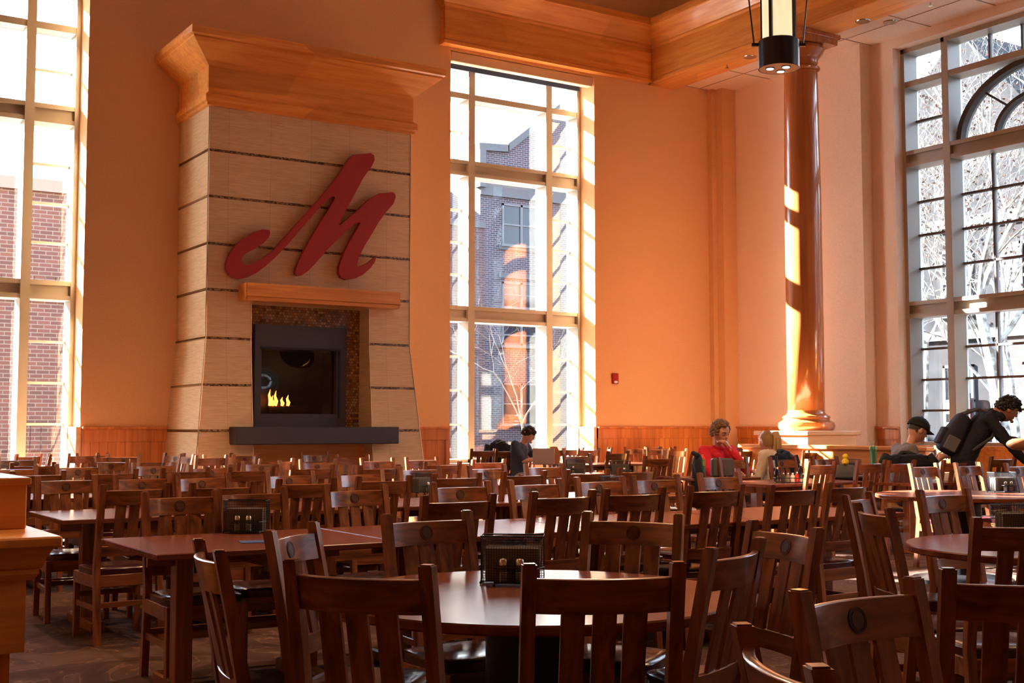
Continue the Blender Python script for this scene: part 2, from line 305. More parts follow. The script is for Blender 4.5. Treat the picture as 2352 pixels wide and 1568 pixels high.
# ------------------------------------------------------------------ windows
def window(name, u0, u1, z0, label, side, cols, arch=False):
    t = D.objects.new(name, None); C.objects.link(t); struct(t, label, 'window')
    if side == 'B': t.rotation_euler.z = -PI / 2; d0 = .20; d1 = .55; dg = .50
    else: d0 = .43; d1 = .78; dg = .70
    fr = BM(); m1, m2 = cols
    w_ = .07; mw = .13
    rng(fr, (u0, d0, z0), (u0 + w_, d1, HEAD)); rng(fr, (u1 - w_, d0, z0), (u1, d1, HEAD)); rng(fr, (u0, d0, HEAD - .08), (u1, d1, HEAD)); rng(fr, (u0, d0, z0), (u1, d1, z0 + .06))
    obj('window_frame', fr, M_frame, t)
    for m in (m1, m2): q = BM(); rng(q, (m - mw / 2, d0, z0), (m + mw / 2, d1, HEAD)); obj('mullion', q, M_frame, t)
    rz = [(7.03, 7.13)]
    q = BM(); rng(q, (u0, d0 + .01, 7.03), (u1, d1, 7.13)); obj('transom', q, M_frame, t)
    for a, c in ((5.68, 5.95), (3.14, 3.41)):
        q = BM(); rng(q, (u0, d0 + .07, a), (u1, d1, c)); rng(q, (u0, d0 + .01, a), (u1, d0 + .1, a + .065)); rng(q, (u0, d0 + .01, c - .065), (u1, d0 + .1, c)); obj('spandrel', q, M_frame, t)
    q = BM(); g = .018
    bays = [(u0 + w_, m1 - mw / 2), (m1 + mw / 2, m2 - mw / 2), (m2 + mw / 2, u1 - w_)]
    secs = [(z0 + .06, 3.14), (3.41, 5.68), (5.95, 7.03)]
    def rows(a, c, n): return [a + (c - a) * k / n for k in range(1, n)]
    for bi, (a, c) in enumerate(bays):
        full = side == 'B'
        if bi != 1 or full:
            for si, (z_a, z_b) in enumerate(secs):
                if arch and bi == 1 and si == 2: continue
                for z in rows(z_a, z_b, 2 if si == 2 else 4): rng(q, (a, dg - .03, z - g), (c, dg + .05, z + g))
        if full and bi == 1:
            n = 5
            for k in range(1, n):
                x = a + (c - a) * k / n
                for z_a, z_b in ((z0, 3.14), (3.41, 5.68), (7.13, HEAD)): rng(q, (x - g, dg - .03, z_a), (x + g, dg + .05, z_b))
    obj('muntin', q, M_frame if side == 'A' else flat('dark_muntin', (.16, .13, .115)), t)
    if arch:
        a, c = bays[1]; cx = (a + c) / 2; rx = (c - a) / 2 - .03
        q = BM()
        for fac, th in ((1, .045), (.52, .028)):
            n = 40; R0 = []; R1 = []
            rings = []
            for k in range(n + 1):
                an = PI * k / n; co, si = math.cos(an), math.sin(an)
                pi_ = (cx - (rx * fac - th) * co, 5.95 + (1.07 * fac - th) * si); po = (cx - (rx * fac + th) * co, 5.95 + (1.07 * fac + th) * si)
                rings.append([(pi_[0], dg - .12, pi_[1]), (po[0], dg - .12, po[1]), (po[0], dg + .06, po[1]), (pi_[0], dg + .06, pi_[1])])
            loft(q, rings)
        for an in (PI * .25, PI * .5, PI * .75):
            co, si = math.cos(an), math.sin(an)
            tube(q, [(cx - rx * .52 * co, dg, 5.95 + 1.07 * .52 * si), (cx - rx * co, dg, 5.95 + 1.07 * si)], .02, 6)
        obj('arch_bar', q, flat('arch_bronze', (.10, .08, .07)), t)
    for (a, c) in bays:
        for z_a, z_b in secs + [(7.13, HEAD - .08)]:
            q = BM(); rng(q, (a, dg, z_a), (c, dg + .008, z_b)); obj('glass_pane', q, M_glass, t)
    return t
window('window_1', *W0, .72, 'tall window at the left edge with a brick building outside', 'A', (W0[0] + .55, -12.86))
window('window_2', *W1, .72, 'tall window right of the fireplace with a gabled building outside', 'A', (-5.53, -3.89))
wb_ = window('window_3', *WBo, 1.03, 'arched multi-pane window in the right-hand wall', 'B', (5.0, 8.07), True)
window('window_4', *WB2, 1.03, 'arched window further along the side wall, out of view', 'B', (14.2, 17.2), True)
b = BM(); rng(b, (W1[0] + .03, .02, 7.52), (W1[1] - .03, .16, 7.69), .01); sh_ = obj('window_shade', b, flat('cream_shade_box', (.66, .5, .36)))
tag(sh_, 'cream roller shade cassette tucked under the head of the tall window', 'window shade')
b = BM(); rng(b, (W1[0] + .08, .34, 7.50), (W1[1] - .08, .36, 7.60)); q = obj('shade_cloth', b, flat('navy_shade', (.03, .05, .12)), sh_)
# ------------------------------------------------------------------ fireplace
FX0, FX1, FY = -10.83, -7.66, -1.28
fp = thing('fireplace', 'tall stone-clad fireplace with wood crown, mosaic surround and dark hearth shelf', 'fireplace')
OX0, OX1, OZ = -10.18, -8.34, 3.08
def fl(z): return 0 if z > 2.56 else (2.56 - z) / 2.56 * .24
b = BM()
def pier(xa, xb, la, lb, z0, z1):
    def ring(z):
        f_ = fl(z); return [(xa - (f_ if la else 0), FY - f_, z), (xb + (f_ if lb else 0), FY - f_, z), (xb + (f_ if lb else 0), 0, z), (xa - (f_ if la else 0), 0, z)]
    a, c = ring(z0), ring(z1); hexa(b, a + c)
pier(FX0, OX0, 1, 0, 0, 2.56); pier(OX1, FX1, 0, 1, 0, 2.56); pier(FX0, OX0, 1, 0, 2.56, OZ); pier(OX1, FX1, 0, 1, 2.56, OZ); pier(FX0, FX1, 1, 1, OZ, 5.9)
obj('stone_surround', b, M_stone, fp)
for z in (5.18, 4.53, 3.87, 3.23, 2.56, 1.91, 1.28):
    b = BM(); f_ = fl(z); t_ = .018
    if z > OZ: segs = [(FX0 - f_, FX1 + f_)]
    else: segs = [(FX0 - f_, OX0), (OX1, FX1 + f_)]
    for a, c in segs: rng(b, (a - .004, FY - f_ - .006, z - t_), (c + .004, FY - f_ + .02, z + t_))
    rng(b, (FX0 - f_ - .006, FY - f_, z - t_), (FX0 - f_ + .02, 0, z + t_)); rng(b, (FX1 + f_ - .02, FY - f_, z - t_), (FX1 + f_ + .006, 0, z + t_))
    obj('mosaic_band', b, M_band, fp)
for sgn, xx in ((-1, FX0), (1, FX1)):
    b = BM(); tube(b, [(xx - .0 * sgn, FY, 5.85), (xx, FY, 2.56), (xx + sgn * .24, FY - .24, 0)], .009, 6); obj('corner_bead', b, M_steel, fp)
for xx in (OX0, OX1):
    b = BM(); tube(b, [(xx, FY - .002, 2.56), (xx, FY - .002, OZ)], .007, 6); tube(b, [(xx, FY - .002, 2.56), (xx, FY - .242, 0)], .007, 6); obj('corner_bead', b, M_steel, fp)
b = BM(); CP = [(-.02, 5.80), (.05, 5.80), (.05, 5.84), (.08, 5.86), (.08, 5.95), (.03, 5.99), (.03, 6.36), (.36, 6.64), (.36, 6.66), (.40, 6.68), (.40, 6.78), (-.02, 6.78)]
sweep(b, [(FX0, 0), (FX0, FY), (FX1, FY), (FX1, 0)], CP); rng(b, (FX0, FY, 5.82), (FX1, 0, 6.77)); obj('wood_crown', b, M_ash, fp)
# recess
b = BM(); rng(b, (OX0, FY + .32, 1.3), (-9.98, FY + .36, OZ)); rng(b, (-8.62, FY + .32, 1.3), (OX1, FY + .36, OZ)); rng(b, (-9.98, FY + .32, 2.73), (-8.62, FY + .36, OZ)); obj('mosaic_panel', b, M_mos, fp)
# firebox (stands proud in the recess)
FBY = FY + .22
b = BM(); x0, x1, z0, z1 = -10.03, -8.60, 1.33, 2.80
ix0, ix1, iz0, iz1 = -9.93, -8.76, 1.52, 2.45
for a, c in (((x0, z0), (ix0, z1)), ((ix1, z0), (x1, z1)), ((ix0, z0), (ix1, iz0)), ((ix0, iz1), (ix1, z1))): rng(b, (a[0], FBY, a[1]), (c[0], FBY + .12, c[1]))
obj('firebox_frame', b, M_slate, fp)
b = BM(); rng(b, (ix0 - .02, FBY - .02, iz1), (ix1 + .06, FBY, iz1 + .03)); rng(b, (ix1 + .03, FBY - .02, iz0 - .06), (ix1 + .06, FBY, iz1)); obj('door_rail', b, M_black, fp)
M_inner = flat('black_firebox', (.004, .004, .005), .35)
b = BM(); rng(b, (ix0, FBY + .5, iz0), (ix1, FBY + .52, iz1)); rng(b, (ix0 - .02, FBY + .1, iz0), (ix0, FBY + .52, iz1)); rng(b, (ix1, FBY + .1, iz0), (ix1 + .02, FBY + .52, iz1)); rng(b, (ix0, FBY + .1, iz0 - .02), (ix1, FBY + .52, iz0)); rng(b, (ix0, FBY + .1, iz1), (ix1, FBY + .52, iz1 + .02)); obj('firebox', b, M_inner, fp)
# bowed glass door
b = BM(); rings = []
for j in range(17):
    row = []
    for i in range(21):
        u, v = i / 20, j / 16; bow = math.sin(PI * u) * math.sin(PI * v)
        row.append((ix0 + (ix1 - ix0) * u, FBY + .09 + .035 * bow, iz0 + (iz1 - iz0) * v))
    rings.append(row)
loft(b, rings, False, False)
M_fglass = glassmat('firebox_glass', (.55, .55, .58), 2.2); obj('glass_door', b, M_fglass, fp, 'all', fix=False)
M_flame = mat('flame', (1, .3, .05), emit=(1, .22, .035), es=4)
for k, (dx, h) in enumerate(((-.46, .24), (-.37, .22), (-.27, .13), (-.18, .16), (-.42, .15))):
    b = BM(); cx = (ix0 + ix1) / 2 + dx + .12
    tube(b, [(cx, FBY + .28, iz0 + .12), (cx + .012, FBY + .28, iz0 + .12 + h * .3), (cx - .01, FBY + .28, iz0 + .12 + h * .65), (cx + .008, FBY + .28, iz0 + .12 + h)], [.022, .03, .018, .002], 8); obj('flame', b, M_flame, fp, 'all')
b = BM(); tube(b, [(-9.7, FBY + .3, iz0 + .06), (-9.1, FBY + .28, iz0 + .09)], .05, 8); tube(b, [(-9.6, FBY + .36, iz0 + .14), (-9.0, FBY + .30, iz0 + .04)], .04, 8); obj('log', b, flat('charred_log', (.02, .013, .01), .9), fp, True)
b = BM(); prof = [(0, 3.08), (.30, 3.08), (.30, 3.13), (.33, 3.14), (.33, 3.32), (0, 3.32)]
rings = [[(x, FY - o, z) for o, z in prof] for x in (-10.38, -7.98)]; rngs = rings; loft(b, rings)
bmesh.ops.bevel(b, geom=[e_ for e_ in b.edges if abs(e_.verts[0].co.x - e_.verts[1].co.x) < 1e-4 and abs(e_.verts[0].co.y - e_.verts[1].co.y) < 1e-4], offset=.02, segments=2, affect='EDGES')
obj('mantel_shelf', b, M_ash, fp)
b = BM(); rng(b, (-10.52, FY - .42, 1.09), (-8.04, FY + .36, 1.335), .012); obj('hearth_shelf', b, M_slate, fp)
b = BM(); rng(b, (OX0, FY + .12, 0), (OX1, FY + .16, 1.1)); obj('base_panel', b, M_ash, fp)
# letter sign on the chimney breast
M_PTS = [(480,1378),(520,1370),(570,1345),(625,1303),(680,1253),(740,1190),(800,1120),(850,1062),(900,1005),(950,950),(985,928),(998,932),(990,955),(950,1020),(900,1100),(850,1185),(810,1260),(785,1320),(780,1350),(795,1362),(815,1360),(850,1335),(880,1305),(920,1260),(960,1215),(1010,1165),(1060,1115),(1105,1080),(1130,1070),(1135,1075),(1115,1110),(1080,1170),(1045,1240),(1020,1310),(1018,1345),(1030,1370),(1060,1382),(1110,1375),(1150,1355),(1190,1320),(1215,1285),(1225,1250),(1210,1265),(1180,1290),(1140,1308),(1120,1313),(1115,1300),(1130,1255),(1160,1195),(1200,1130),(1235,1070),(1270,1020),(1315,970),(1328,935),(1325,915),(1310,905),(1240,912),(1190,940),(1150,975),(1110,1015),(1060,1055),(1022,1086),(1018,1080),(1040,1040),(1070,980),(1110,905),(1150,830),(1200,760),(1213,730),(1210,705),(1190,692),(1100,700),(1080,715),(1050,760),(1010,820),(960,885),(900,955),(830,1035),(760,1110),(700,1178),(660,1225),(610,1262),(560,1290),(520,1303),(500,1300),(487,1285),(490,1260),(510,1240),(560,1215),(605,1185),(635,1155),(643,1130),(640,1112),(600,1108),(560,1122),(510,1150),(465,1185),(425,1235),(405,1290),(405,1325),(420,1355),(445,1372)]
pts = []
for x, y in M_PTS:
    p = at_y(350 + x / 2.3757, 60 + y / 2.3757, FY - .14); pts.append((p.x, p.y, p.z))
from mathutils.geometry import tessellate_polygon
b = BM(); va = [b.verts.new(p) for p in pts]; vb = [b.verts.new((p[0], p[1] + .08, p[2])) for p in pts]
for t3 in tessellate_polygon([[Vector(p) for p in pts]]): b.faces.new([va[i] for i in t3]); b.faces.new([vb[i] for i in reversed(t3)])
for i in range(len(pts)): j = (i + 1) % len(pts); b.faces.new((va[i], va[j], vb[j], vb[i]))
o = obj('letter_sign', b, flat('crimson_enamel', (.36, .028, .03), .55)); tag(o, 'big crimson script letter M mounted on the stone chimney breast', 'sign')
b = BM()
for x, z in ((-9.9, 3.8), (-9.2, 4.5), (-8.7, 4.3)): rng(b, (x, FY - .07, z), (x + .03, FY, z + .03))
obj('standoff', b, M_steel, o)
# ------------------------------------------------------------------ column and pedestal
CX, CY = -1.62, -3.58
cl = thing('wood_column', 'round polished wood column with capital carrying the side beam', 'column', (CX, CY, .003))
b = BM(); lathe(b, [(.295, 1.5), (.30, 3), (.295, 5), (.272, 7.1), (.268, 7.2)], 40); obj('shaft', b, M_col, cl, 'all')
b = BM(); lathe(b, [(.42, 1.27), (.445, 1.30), (.455, 1.35), (.44, 1.40), (.40, 1.425), (.375, 1.44), (.37, 1.46), (.385, 1.48), (.37, 1.505), (.33, 1.52), (.30, 1.56), (.295, 1.60)], 40); obj('base', b, M_col, cl, True)
b = BM(); lathe(b, [(.27, 7.15), (.30, 7.17), (.315, 7.195), (.30, 7.22), (.275, 7.24), (.275, 7.33), (.29, 7.36), (.36, 7.44), (.385, 7.50), (.37, 7.55), (.34, 7.57)], 40); box(b, (0, 0, 7.615), (.84, .84, .09)); box(b, (0, 0, 7.70), (.92, .92, .08), .01); obj('capital', b, M_col, cl, True)
pd = thing('pedestal', 'pale maple pedestal box under the round column', 'pedestal', (CX, CY, 0))
b = BM(); box(b, (0, 0, .6), (1.1, 1.1, 1.2), .006); obj('body', b, M_lite, pd)
b = BM(); box(b, (0, 0, 1.235), (1.2, 1.2, .07), .01); obj('cap', b, M_lite, pd)
# booth partition beside the column
bp = thing('booth_partition', 'low fir partition of the seating booth in front of the pedestal', 'partition', (-2.45, -4.4, 0))
b = BM(); rng(b, (-.04, -2.2, 0), (.04, 1.4, 1.0)); obj('panel', b, M_ashy, bp)
b = BM(); rng(b, (-.09, -2.25, 1.0), (.09, 1.45, 1.06), .01); obj('cap_rail', b, M_ashy, bp)
# ------------------------------------------------------------------ lights of the room, plus added unseen fill pendants
M_glow = mat('alabaster_glow', (.8, .6, .4), .4, emit=(1, .62, .30), es=.42)
_mp = coords(M_glow, (6, 6, 1.2)); _r = ramp(M_glow, noise(M_glow, _mp, 3, 4).outputs[0], [(.3, (1, .66, .36)), (.7, (1, .78, .50))]); setcol(M_glow, _r.outputs[0], 'Emission Color')
M_bronze = mat('dark_bronze', (.035, .025, .022), .35, .5, .6); M_spot = mat('lamp_lens', (1, 1, 1), emit=(1, .95, .85), es=4); M_soff = flat('copper_plate', (.45, .2, .1), .4)
def pendant(loc, label):
    t = thing('pendant_lamp', label, 'lamp', loc, 0, 'cylindrical pendant lamps in a row')
    b = BM(); lathe(b, [(.185, .02), (.2, .0), (.2, .27), (.19, .28), (.17, .28), (.17, .02)], 36); obj('drum', b, M_bronze, t, True)
    b = BM(); lathe(b, [(.19, .0), (.19, .012)], 36); obj('bottom_plate', b, M_soff, t)
    for k in range(3):
        a = 2 * PI * k / 3 + .6; b = BM(); lathe(b, [(.035, -.008), (.035, .002)], 16, (.09 * math.cos(a), .09 * math.sin(a), 0)); s_ = obj('downlight', b, M_spot, t)
        b = BM(); lathe(b, [(.046, -.006), (.046, 0), (.036, 0), (.036, -.006)], 16, (.09 * math.cos(a), .09 * math.sin(a), 0)); obj('ring', b, M_black, s_)
    b = BM(); lathe(b, [(.155, .28), (.155, 1.7)], 32); obj('glass_shade', b, M_glow, t, True)
    b = BM()
    for k in range(4): a = PI / 2 * k + .35; box(b, (.168 * math.cos(a), .168 * math.sin(a), .98), (.03, .03, 1.42), 0, Matrix.Rotation(a, 4, 'Z'))
    obj('cage_bar', b, M_bronze, t)
    b = BM(); lathe(b, [(.2, 1.68), (.2, 1.76), (.06, 1.9), (0.02, 1.92)], 32); obj('top_cap', b, M_bronze, t, True)
    for s in (-1, 1):
        b = BM(); d_ = Vector((Rv.x, Rv.y, 0)) * s
        tube(b, [d_ * .24 + Vector((0, 0, .24)), d_ * .37 + Vector((0, 0, 1.5)), d_ * .1 + Vector((0, 0, 3.2))], .008, 6); obj('hanger_rod', b, M_bronze, t)
        b = BM(); box(b, d_ * .225 + Vector((0, 0, .24)), (.08, .03, .03), 0, Matrix.Rotation(-TH, 4, 'Z')); obj('bracket', b, M_bronze, t)
    b = BM(); tube(b, [(0, 0, 3.2), (0, 0, TOP - loc[2])], .012, 6); obj('stem', b, M_bronze, t)
    ld = D.lights.new('pendant_bulb', 'SPOT'); ld.spot_size = 2.9; ld.spot_blend = .8; ld.energy = PEN; ld.color = (1, .60, .30); ld.shadow_soft_size = .08
    lo = D.objects.new('pendant_bulb', ld); C.objects.link(lo); lo.parent = t; lo.location = (0, 0, -.03)
    return t
PEN = 190
pp = at_d(1789, 158, 12.0)
pendant(pp, 'bronze and alabaster cylinder pendant hanging at the top of the view')
for (x, y) in ((-8.2, -14.5), (-14.6, -7.3), (-20.5, -10), (-11.8, -12.6), (-11.9, -10.0), (-5, -21)): pendant((x, y, 5.3), 'added bronze cylinder fill pendant out of view above the dining hall')  # unseen pendants added as warm fill for the hall, placed where it needed brightening
def recess(px, py, label, zz=7.74):
    p = at_z(px, py, zz); b = BM(); lathe(b, [(.11, -.012), (.12, 0), (.12, .01), (.085, .01), (.085, -.008)], 24); o = obj('recessed_light', b, M_steel, None, True, (p.x, p.y, zz - .004)); tag(o, label, 'light')
    b = BM(); lathe(b, [(.085, -.004), (.085, .004)], 20); obj('lens', b, flat('lamp_lens_dim', (.6, .5, .45), .2), o)
recess(1722, 130, 'round recessed downlight in the beam left of the pendant lamp'); recess(1982, 48, 'round recessed downlight in the beam right of the pendant lamp'); recess(2045, 50, 'recessed downlight in the pale aisle ceiling tiles', 7.86)
for k, (px, py, lab) in enumerate(((1670, 149, 'tiny sprinkler head under the beam left of the pendant'), (2137, 6, 'tiny sprinkler head at the top edge right of the pendant'))):
    zz = 7.74 if k == 0 else 7.86; p = at_z(px, py, zz); b = BM(); tube(b, [(0, 0, 0), (0, 0, -.05)], .012, 8); lathe(b, [(.03, -.055), (.03, -.05)], 12); tag(obj('sprinkler_head', b, M_steel, None, True, (p.x, p.y, zz)), lab, 'sprinkler')
p = at_x(1603, 22, -1.62); b = BM(); rng(b, (-.02, -1.1, -.11), (0, 1.1, .11)); gr = obj('vent_grille', b, flat('grey_grille', (.25, .19, .13)), None, False, (-1.62, p.y, p.z)); tag(gr, 'long grey air vent grille on the cream upper wall', 'vent')
b = BM()
for k in range(9): rng(b, (-.03, -1.08, -.1 + k * .024), (-.015, 1.08, -.09 + k * .024))
obj('louver', b, flat('grille_slat', (.33, .26, .18)), gr)
# fire alarm
p = at_y(1411, 870, 0); al = thing('fire_alarm', 'small red fire alarm strobe on the peach wall right of the tall window', 'fire alarm', (p.x, 0, p.z))
b = BM(); rng(b, (-.065, -.05, -.09), (.065, 0, .10), .012); obj('housing', b, flat('alarm_red', (.33, .012, .012), .4), al)
b = BM(); ball(b, (0, -.05, -.055), .035, (1.2, .7, .7)); obj('strobe_lens', b, flat('clear_lens', (.85, .85, .85), .1), al, 'all')
# ------------------------------------------------------------------ outside
b = BM(); rng(b, (-90, WT, -.5), (90, 120, -.3)); rng(b, (WT, -90, -.5), (120, WT, -.3)); struct(obj('ground', b, M_ground), 'pale paving outside the windows', 'ground')
br = thing('brick_building', 'red brick building close outside the left window', 'building', (0, 0, 0))
xr = at_y(1114, 700, 13.5).x
b = BM(); rng(b, (-34, 13.5, -.4), (-6.5, 19, 7.05)); obj('wall', b, M_brick, br)
b = BM(); rng(b, (-34, 13.42, 7.05), (-6.5, 19, 7.35)); obj('coping', b, flat('dark_coping', (.11, .07, .07)), br)
b = BM()
for z in (4.35, .75):
    for k in range(110): rng(b, (-34 + k * .25, 13.475, z), (-34 + k * .25 + .235, 13.5, z + .62))
obj('soldier_course', b, M_brick, br)
br2 = thing('brick_wing', 'low red brick wing behind the tall window, left of the gabled building', 'building', (0, 0, 0))
y2 = 24.0; xa = at_y(1000, 700, y2).x; xb = at_y(1114, 700, y2).x; zt = at_y(1070, 520, y2).z
b = BM(); rng(b, (xa - 4, y2, -.4), (xb, y2 + 3, zt)); obj('wall', b, M_brick, br2)
b = BM(); rng(b, (xa - 4, y2 - .06, zt), (xb, y2 + 3, zt + .25)); obj('coping', b, M_lime, br2)
# gabled building through the tall window
gy = 32.0; gb = thing('gabled_building', 'brown brick building with pale gable coping outside the tall window', 'building', (0, 0, 0))
def gp(px, py, dy=0): p = at_y(px, py, gy); return (p.x, gy + dy, p.z)
b = BM(); x0 = gp(1101, 700)[0]; x1 = gp(1500, 700)[0]; zA = gp(1160, 345)[2]
pts = [gp(1103, 1300), gp(1103, 342), gp(1164, 347), gp(1308, 232), gp(1460, 360), gp(1500, 1300)]
pts = [(p[0], p[1], max(p[2], -.4)) for p in pts]; prism(b, pts, (0, 6, 0)); obj('wall', b, M_brickd, gb)
b = BM()
def band(pa, pb, th): 
    a, c = Vector(gp(*pa, -.15)), Vector(gp(*pb, -.15)); hexa(b, [a, c, c + Vector((0, .6, 0)), a + Vector((0, .6, 0)), a + Vector((0, 0, th)), c + Vector((0, 0, th)), c + Vector((0, .6, th)), a + Vector((0, .6, th))])
band((1098, 345), (1166, 350), .35); band((1164, 350), (1308, 238), .4); band((1308, 238), (1470, 366), .4)
band((1098, 352), (1112, 352), -.0001); rng(b, (gp(1096, 0)[0], gy - .3, gp(1096, 430)[2]), (gp(1110, 0)[0], gy + .2, gp(1096, 345)[2]))
zb1, zb0 = gp(1180, 424)[2], gp(1180, 456)[2]; rng(b, (x0, gy - .12, zb0), (x1, gy, zb1)); rng(b, (x0, gy - .25, zb1), (x1, gy, zb1 + .18))
for yy in (575, 640, 800): z_ = gp(1180, yy)[2]; rng(b, (gp(1145, 0)[0], gy - .08, z_), (gp(1250, 0)[0], gy, z_ + .25))
obj('stone_band', b, M_lime, gb)
def wino(parent, cx, y, z0, z1, wd, axis='y', nx=2, m=None):
    b = BM(); g = .09
    def R(a0, a1, c0, c1, d0, d1):
        if axis == 'y': rng(b, (a0, y - d1, c0), (a1, y - d0, c1))
        else: rng(b, (y - d1, a0, c0), (y - d0, a1, c1))
    R(cx - wd / 2, cx - wd / 2 + g, z0, z1, 0, .08); R(cx + wd / 2 - g, cx + wd / 2, z0, z1, 0, .08); R(cx - wd / 2, cx + wd / 2, z1 - g, z1, 0, .08); R(cx - wd / 2 - .06, cx + wd / 2 + .06, z0 - .08, z0 + .05, 0, .14)
    R(cx - wd / 2, cx + wd / 2, (z0 + z1) / 2 - .04, (z0 + z1) / 2 + .04, 0, .07)
    for k in range(1, nx): x = cx - wd / 2 + wd * k / nx; R(x - .06, x + .06, z0, z1, 0, .08)
    f = obj('window_frame', b, M_white, parent); b = BM()
    R(cx - wd / 2 + .02, cx + wd / 2 - .02, z0, z1, 0, .02); obj('window_pane', b, m or M_pane, f)
for ya, yc in ((472, 566), (650, 708), (745, 796), (880, 975)):
    wino(gb, gp(1196, 0)[0], gy, gp(1196, yc)[2], gp(1196, ya)[2], gp(1240, 0)[0] - gp(1154, 0)[0])
    wino(gb, gp(1340, 0)[0], gy, gp(1196, yc)[2], gp(1196, ya)[2], 2.0)
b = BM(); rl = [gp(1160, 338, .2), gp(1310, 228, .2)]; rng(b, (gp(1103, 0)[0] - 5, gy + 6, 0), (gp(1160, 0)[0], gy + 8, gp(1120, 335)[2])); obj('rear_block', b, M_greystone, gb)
# building across the street on the right
sx = 17.0; sb = thing('stone_building', 'grey stone building with gables and white windows beyond the bare trees', 'building', (0, 0, 0))
def sp_(px, py): p = at_x(px, py, sx); return p
b = BM(); ya, yb = 27.0, -30.0
prof = [(ya, -.4), (ya, 8.2)]
g1 = sp_(2205, 380); g2 = sp_(2325, 390); e1 = 8.0
outline = [(ya, -.4), (ya, e1), (g1.y + 5.5, e1), (g1.y, 14.2), (g1.y - 3, e1 + 2.6), (g1.y - 5.0, e1 + .2), (-8, e1), (-14, 13.0), (-20, e1), (yb, e1), (yb, -.4)]
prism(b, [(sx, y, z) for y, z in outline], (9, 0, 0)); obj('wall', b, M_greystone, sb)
b = BM(); 
for yy in (22, g1.y - 1.0, -6): rng(b, (sx - .02, yy - 2.2, 0), (sx, yy - .4, 7)); 
obj('brick_panel', b, M_brickx, sb)
b = BM(); rng(b, (sx - .15, yb, 4.1), (sx, ya, 4.4)); rng(b, (sx - .2, yb, e1 - .3), (sx, ya, e1)); rng(b, (sx - .15, g1.y - 3.2, 8), (sx + .4, g1.y - 2.6, 13.3)); obj('stone_band', b, M_lime, sb)
for k in range(18):
    y = 25 - k * 2.9
    for z0, z1 in ((1.0, 3.3), (4.9, 7.0)): wino(sb, y, sx, z0, z1, 1.15, 'x', 2)
# red door
p0 = sp_(2203, 1010); p1 = sp_(2241, 903)
rd = thing('red_door', 'bright red door with small panes across the street, behind the standing person', 'door', (sx - .25, (p0.y + p1.y) / 2, 0)); hw = abs(p1.y - p0.y) / 2; zt = p1.z
b = BM(); rng(b, (-.1, -hw, -.3), (0, hw, zt * .62)); obj('leaf', b, M_red, rd)
b = BM(); rng(b, (-.1, -hw, zt * .62), (0, -hw + .12, zt)); rng(b, (-.1, hw - .12, zt * .62), (0, hw, zt)); rng(b, (-.1, -hw, zt - .12), (0, hw, zt))
for k in range(1, 5): y = -hw + 2 * hw * k / 5; rng(b, (-.08, y - .03, zt * .62), (-.02, y + .03, zt))
fr_ = obj('transom_frame', b, M_red, rd); b = BM(); rng(b, (-.04, -hw, zt * .62), (-.02, hw, zt)); obj('transom_pane', b, flat('amber_pane', (.35, .2, .14)), fr_)
b = BM()
for k in range(3):
    for j in range(3): rng(b, (-.13, -hw + .25 + k * (hw * .62), .5 + j * .62), (-.1, -hw + .42 + k * (hw * .62), .85 + j * .62))
obj('door_pane', b, flat('door_glass', (.25, .2, .12)), rd)
# bare trees
def tree(name, base, h, seed, m, lab, spread=1.0, levels=6, r0=.22, leaves=True, lean=(0, 0), hi=.35, nb=3):
    rnd = random.Random(seed); t = thing(name, lab, 'tree', base); b = BM(); lf = []
    def grow(p, d, L, r, lv):
        pts = [p]; q = p; dd = d.copy(); rr = [r]
        n = 4 if lv < 4 else 3
        for i in range(n):
            dd = (dd + Vector((rnd.uniform(-1, 1), rnd.uniform(-1, 1), rnd.uniform(-.6, .8))) * (.22 if lv else .06)).normalized(); q = q + dd * L / n; pts.append(q); rr.append(r * (1 - .35 * (i + 1) / n))
        tube(b, pts, rr, 7 if lv < 2 else (4 if lv < 4 else 3), False)
        if lv >= levels:
            if rnd.random() < .35: lf.append(q)
            return
        for k in range(nb if lv else nb + 1):
            ax = Vector((rnd.uniform(-1, 1), rnd.uniform(-1, 1), rnd.uniform(-.5, .7))); nd = (dd + ax * spread * .8).normalized()
            s = pts[-1] if k < 2 else pts[rnd.randint(2, len(pts) - 1)]
            grow(s, nd, L * rnd.uniform(.6, .85), rr[-1] * rnd.uniform(.55, .78), lv + 1)
    grow(Vector((0, 0, -.4)), Vector((lean[0], lean[1], 1)).normalized(), h * hi, r0, 0)
    obj('branches', b, m, t, fix=False)
    if leaves and lf:
        b = BM()
        for q in lf: 
            for _ in range(1): box(b, q, (.07, .05, .012), 0, Euler((rnd.uniform(0, 3), rnd.uniform(0, 3), rnd.uniform(0, 3))).to_matrix().to_4x4())
        tag(obj('dry_leaves', b, M_leaf, t, fix=False), None, None, None, 'stuff')
    return t
g = at_x(2330, 1000, 7.5); tree('sycamore_tree', (7.5, g.y, 0), 13, 5, M_bark, 'bare pale sycamore with large limbs arching across the top of the arched window', 1.0, 7, .17, True, (-.05, .12))
g = at_x(2200, 1000, 11.5); tree('sycamore_tree', (11.5, g.y, 0), 11, 11, M_bark, 'bare twiggy sycamore in front of the stone gable, left half of the arched window', 1.15, 7, .10)
g = at_x(2290, 1000, 13.0); tree('sycamore_tree', (13, g.y, 0), 10.5, 23, M_bark, 'bare twiggy sycamore behind the standing person, right half of the arched window', 1.2, 7, .10)
g = at_y(1212, 1000, 8.0); tree('bare_shrub', (g.x, 8.0, 0), 5.2, 3, M_twig, 'dark leafless shrub outside the tall window behind the seated person', 1.5, 7, .05, False)

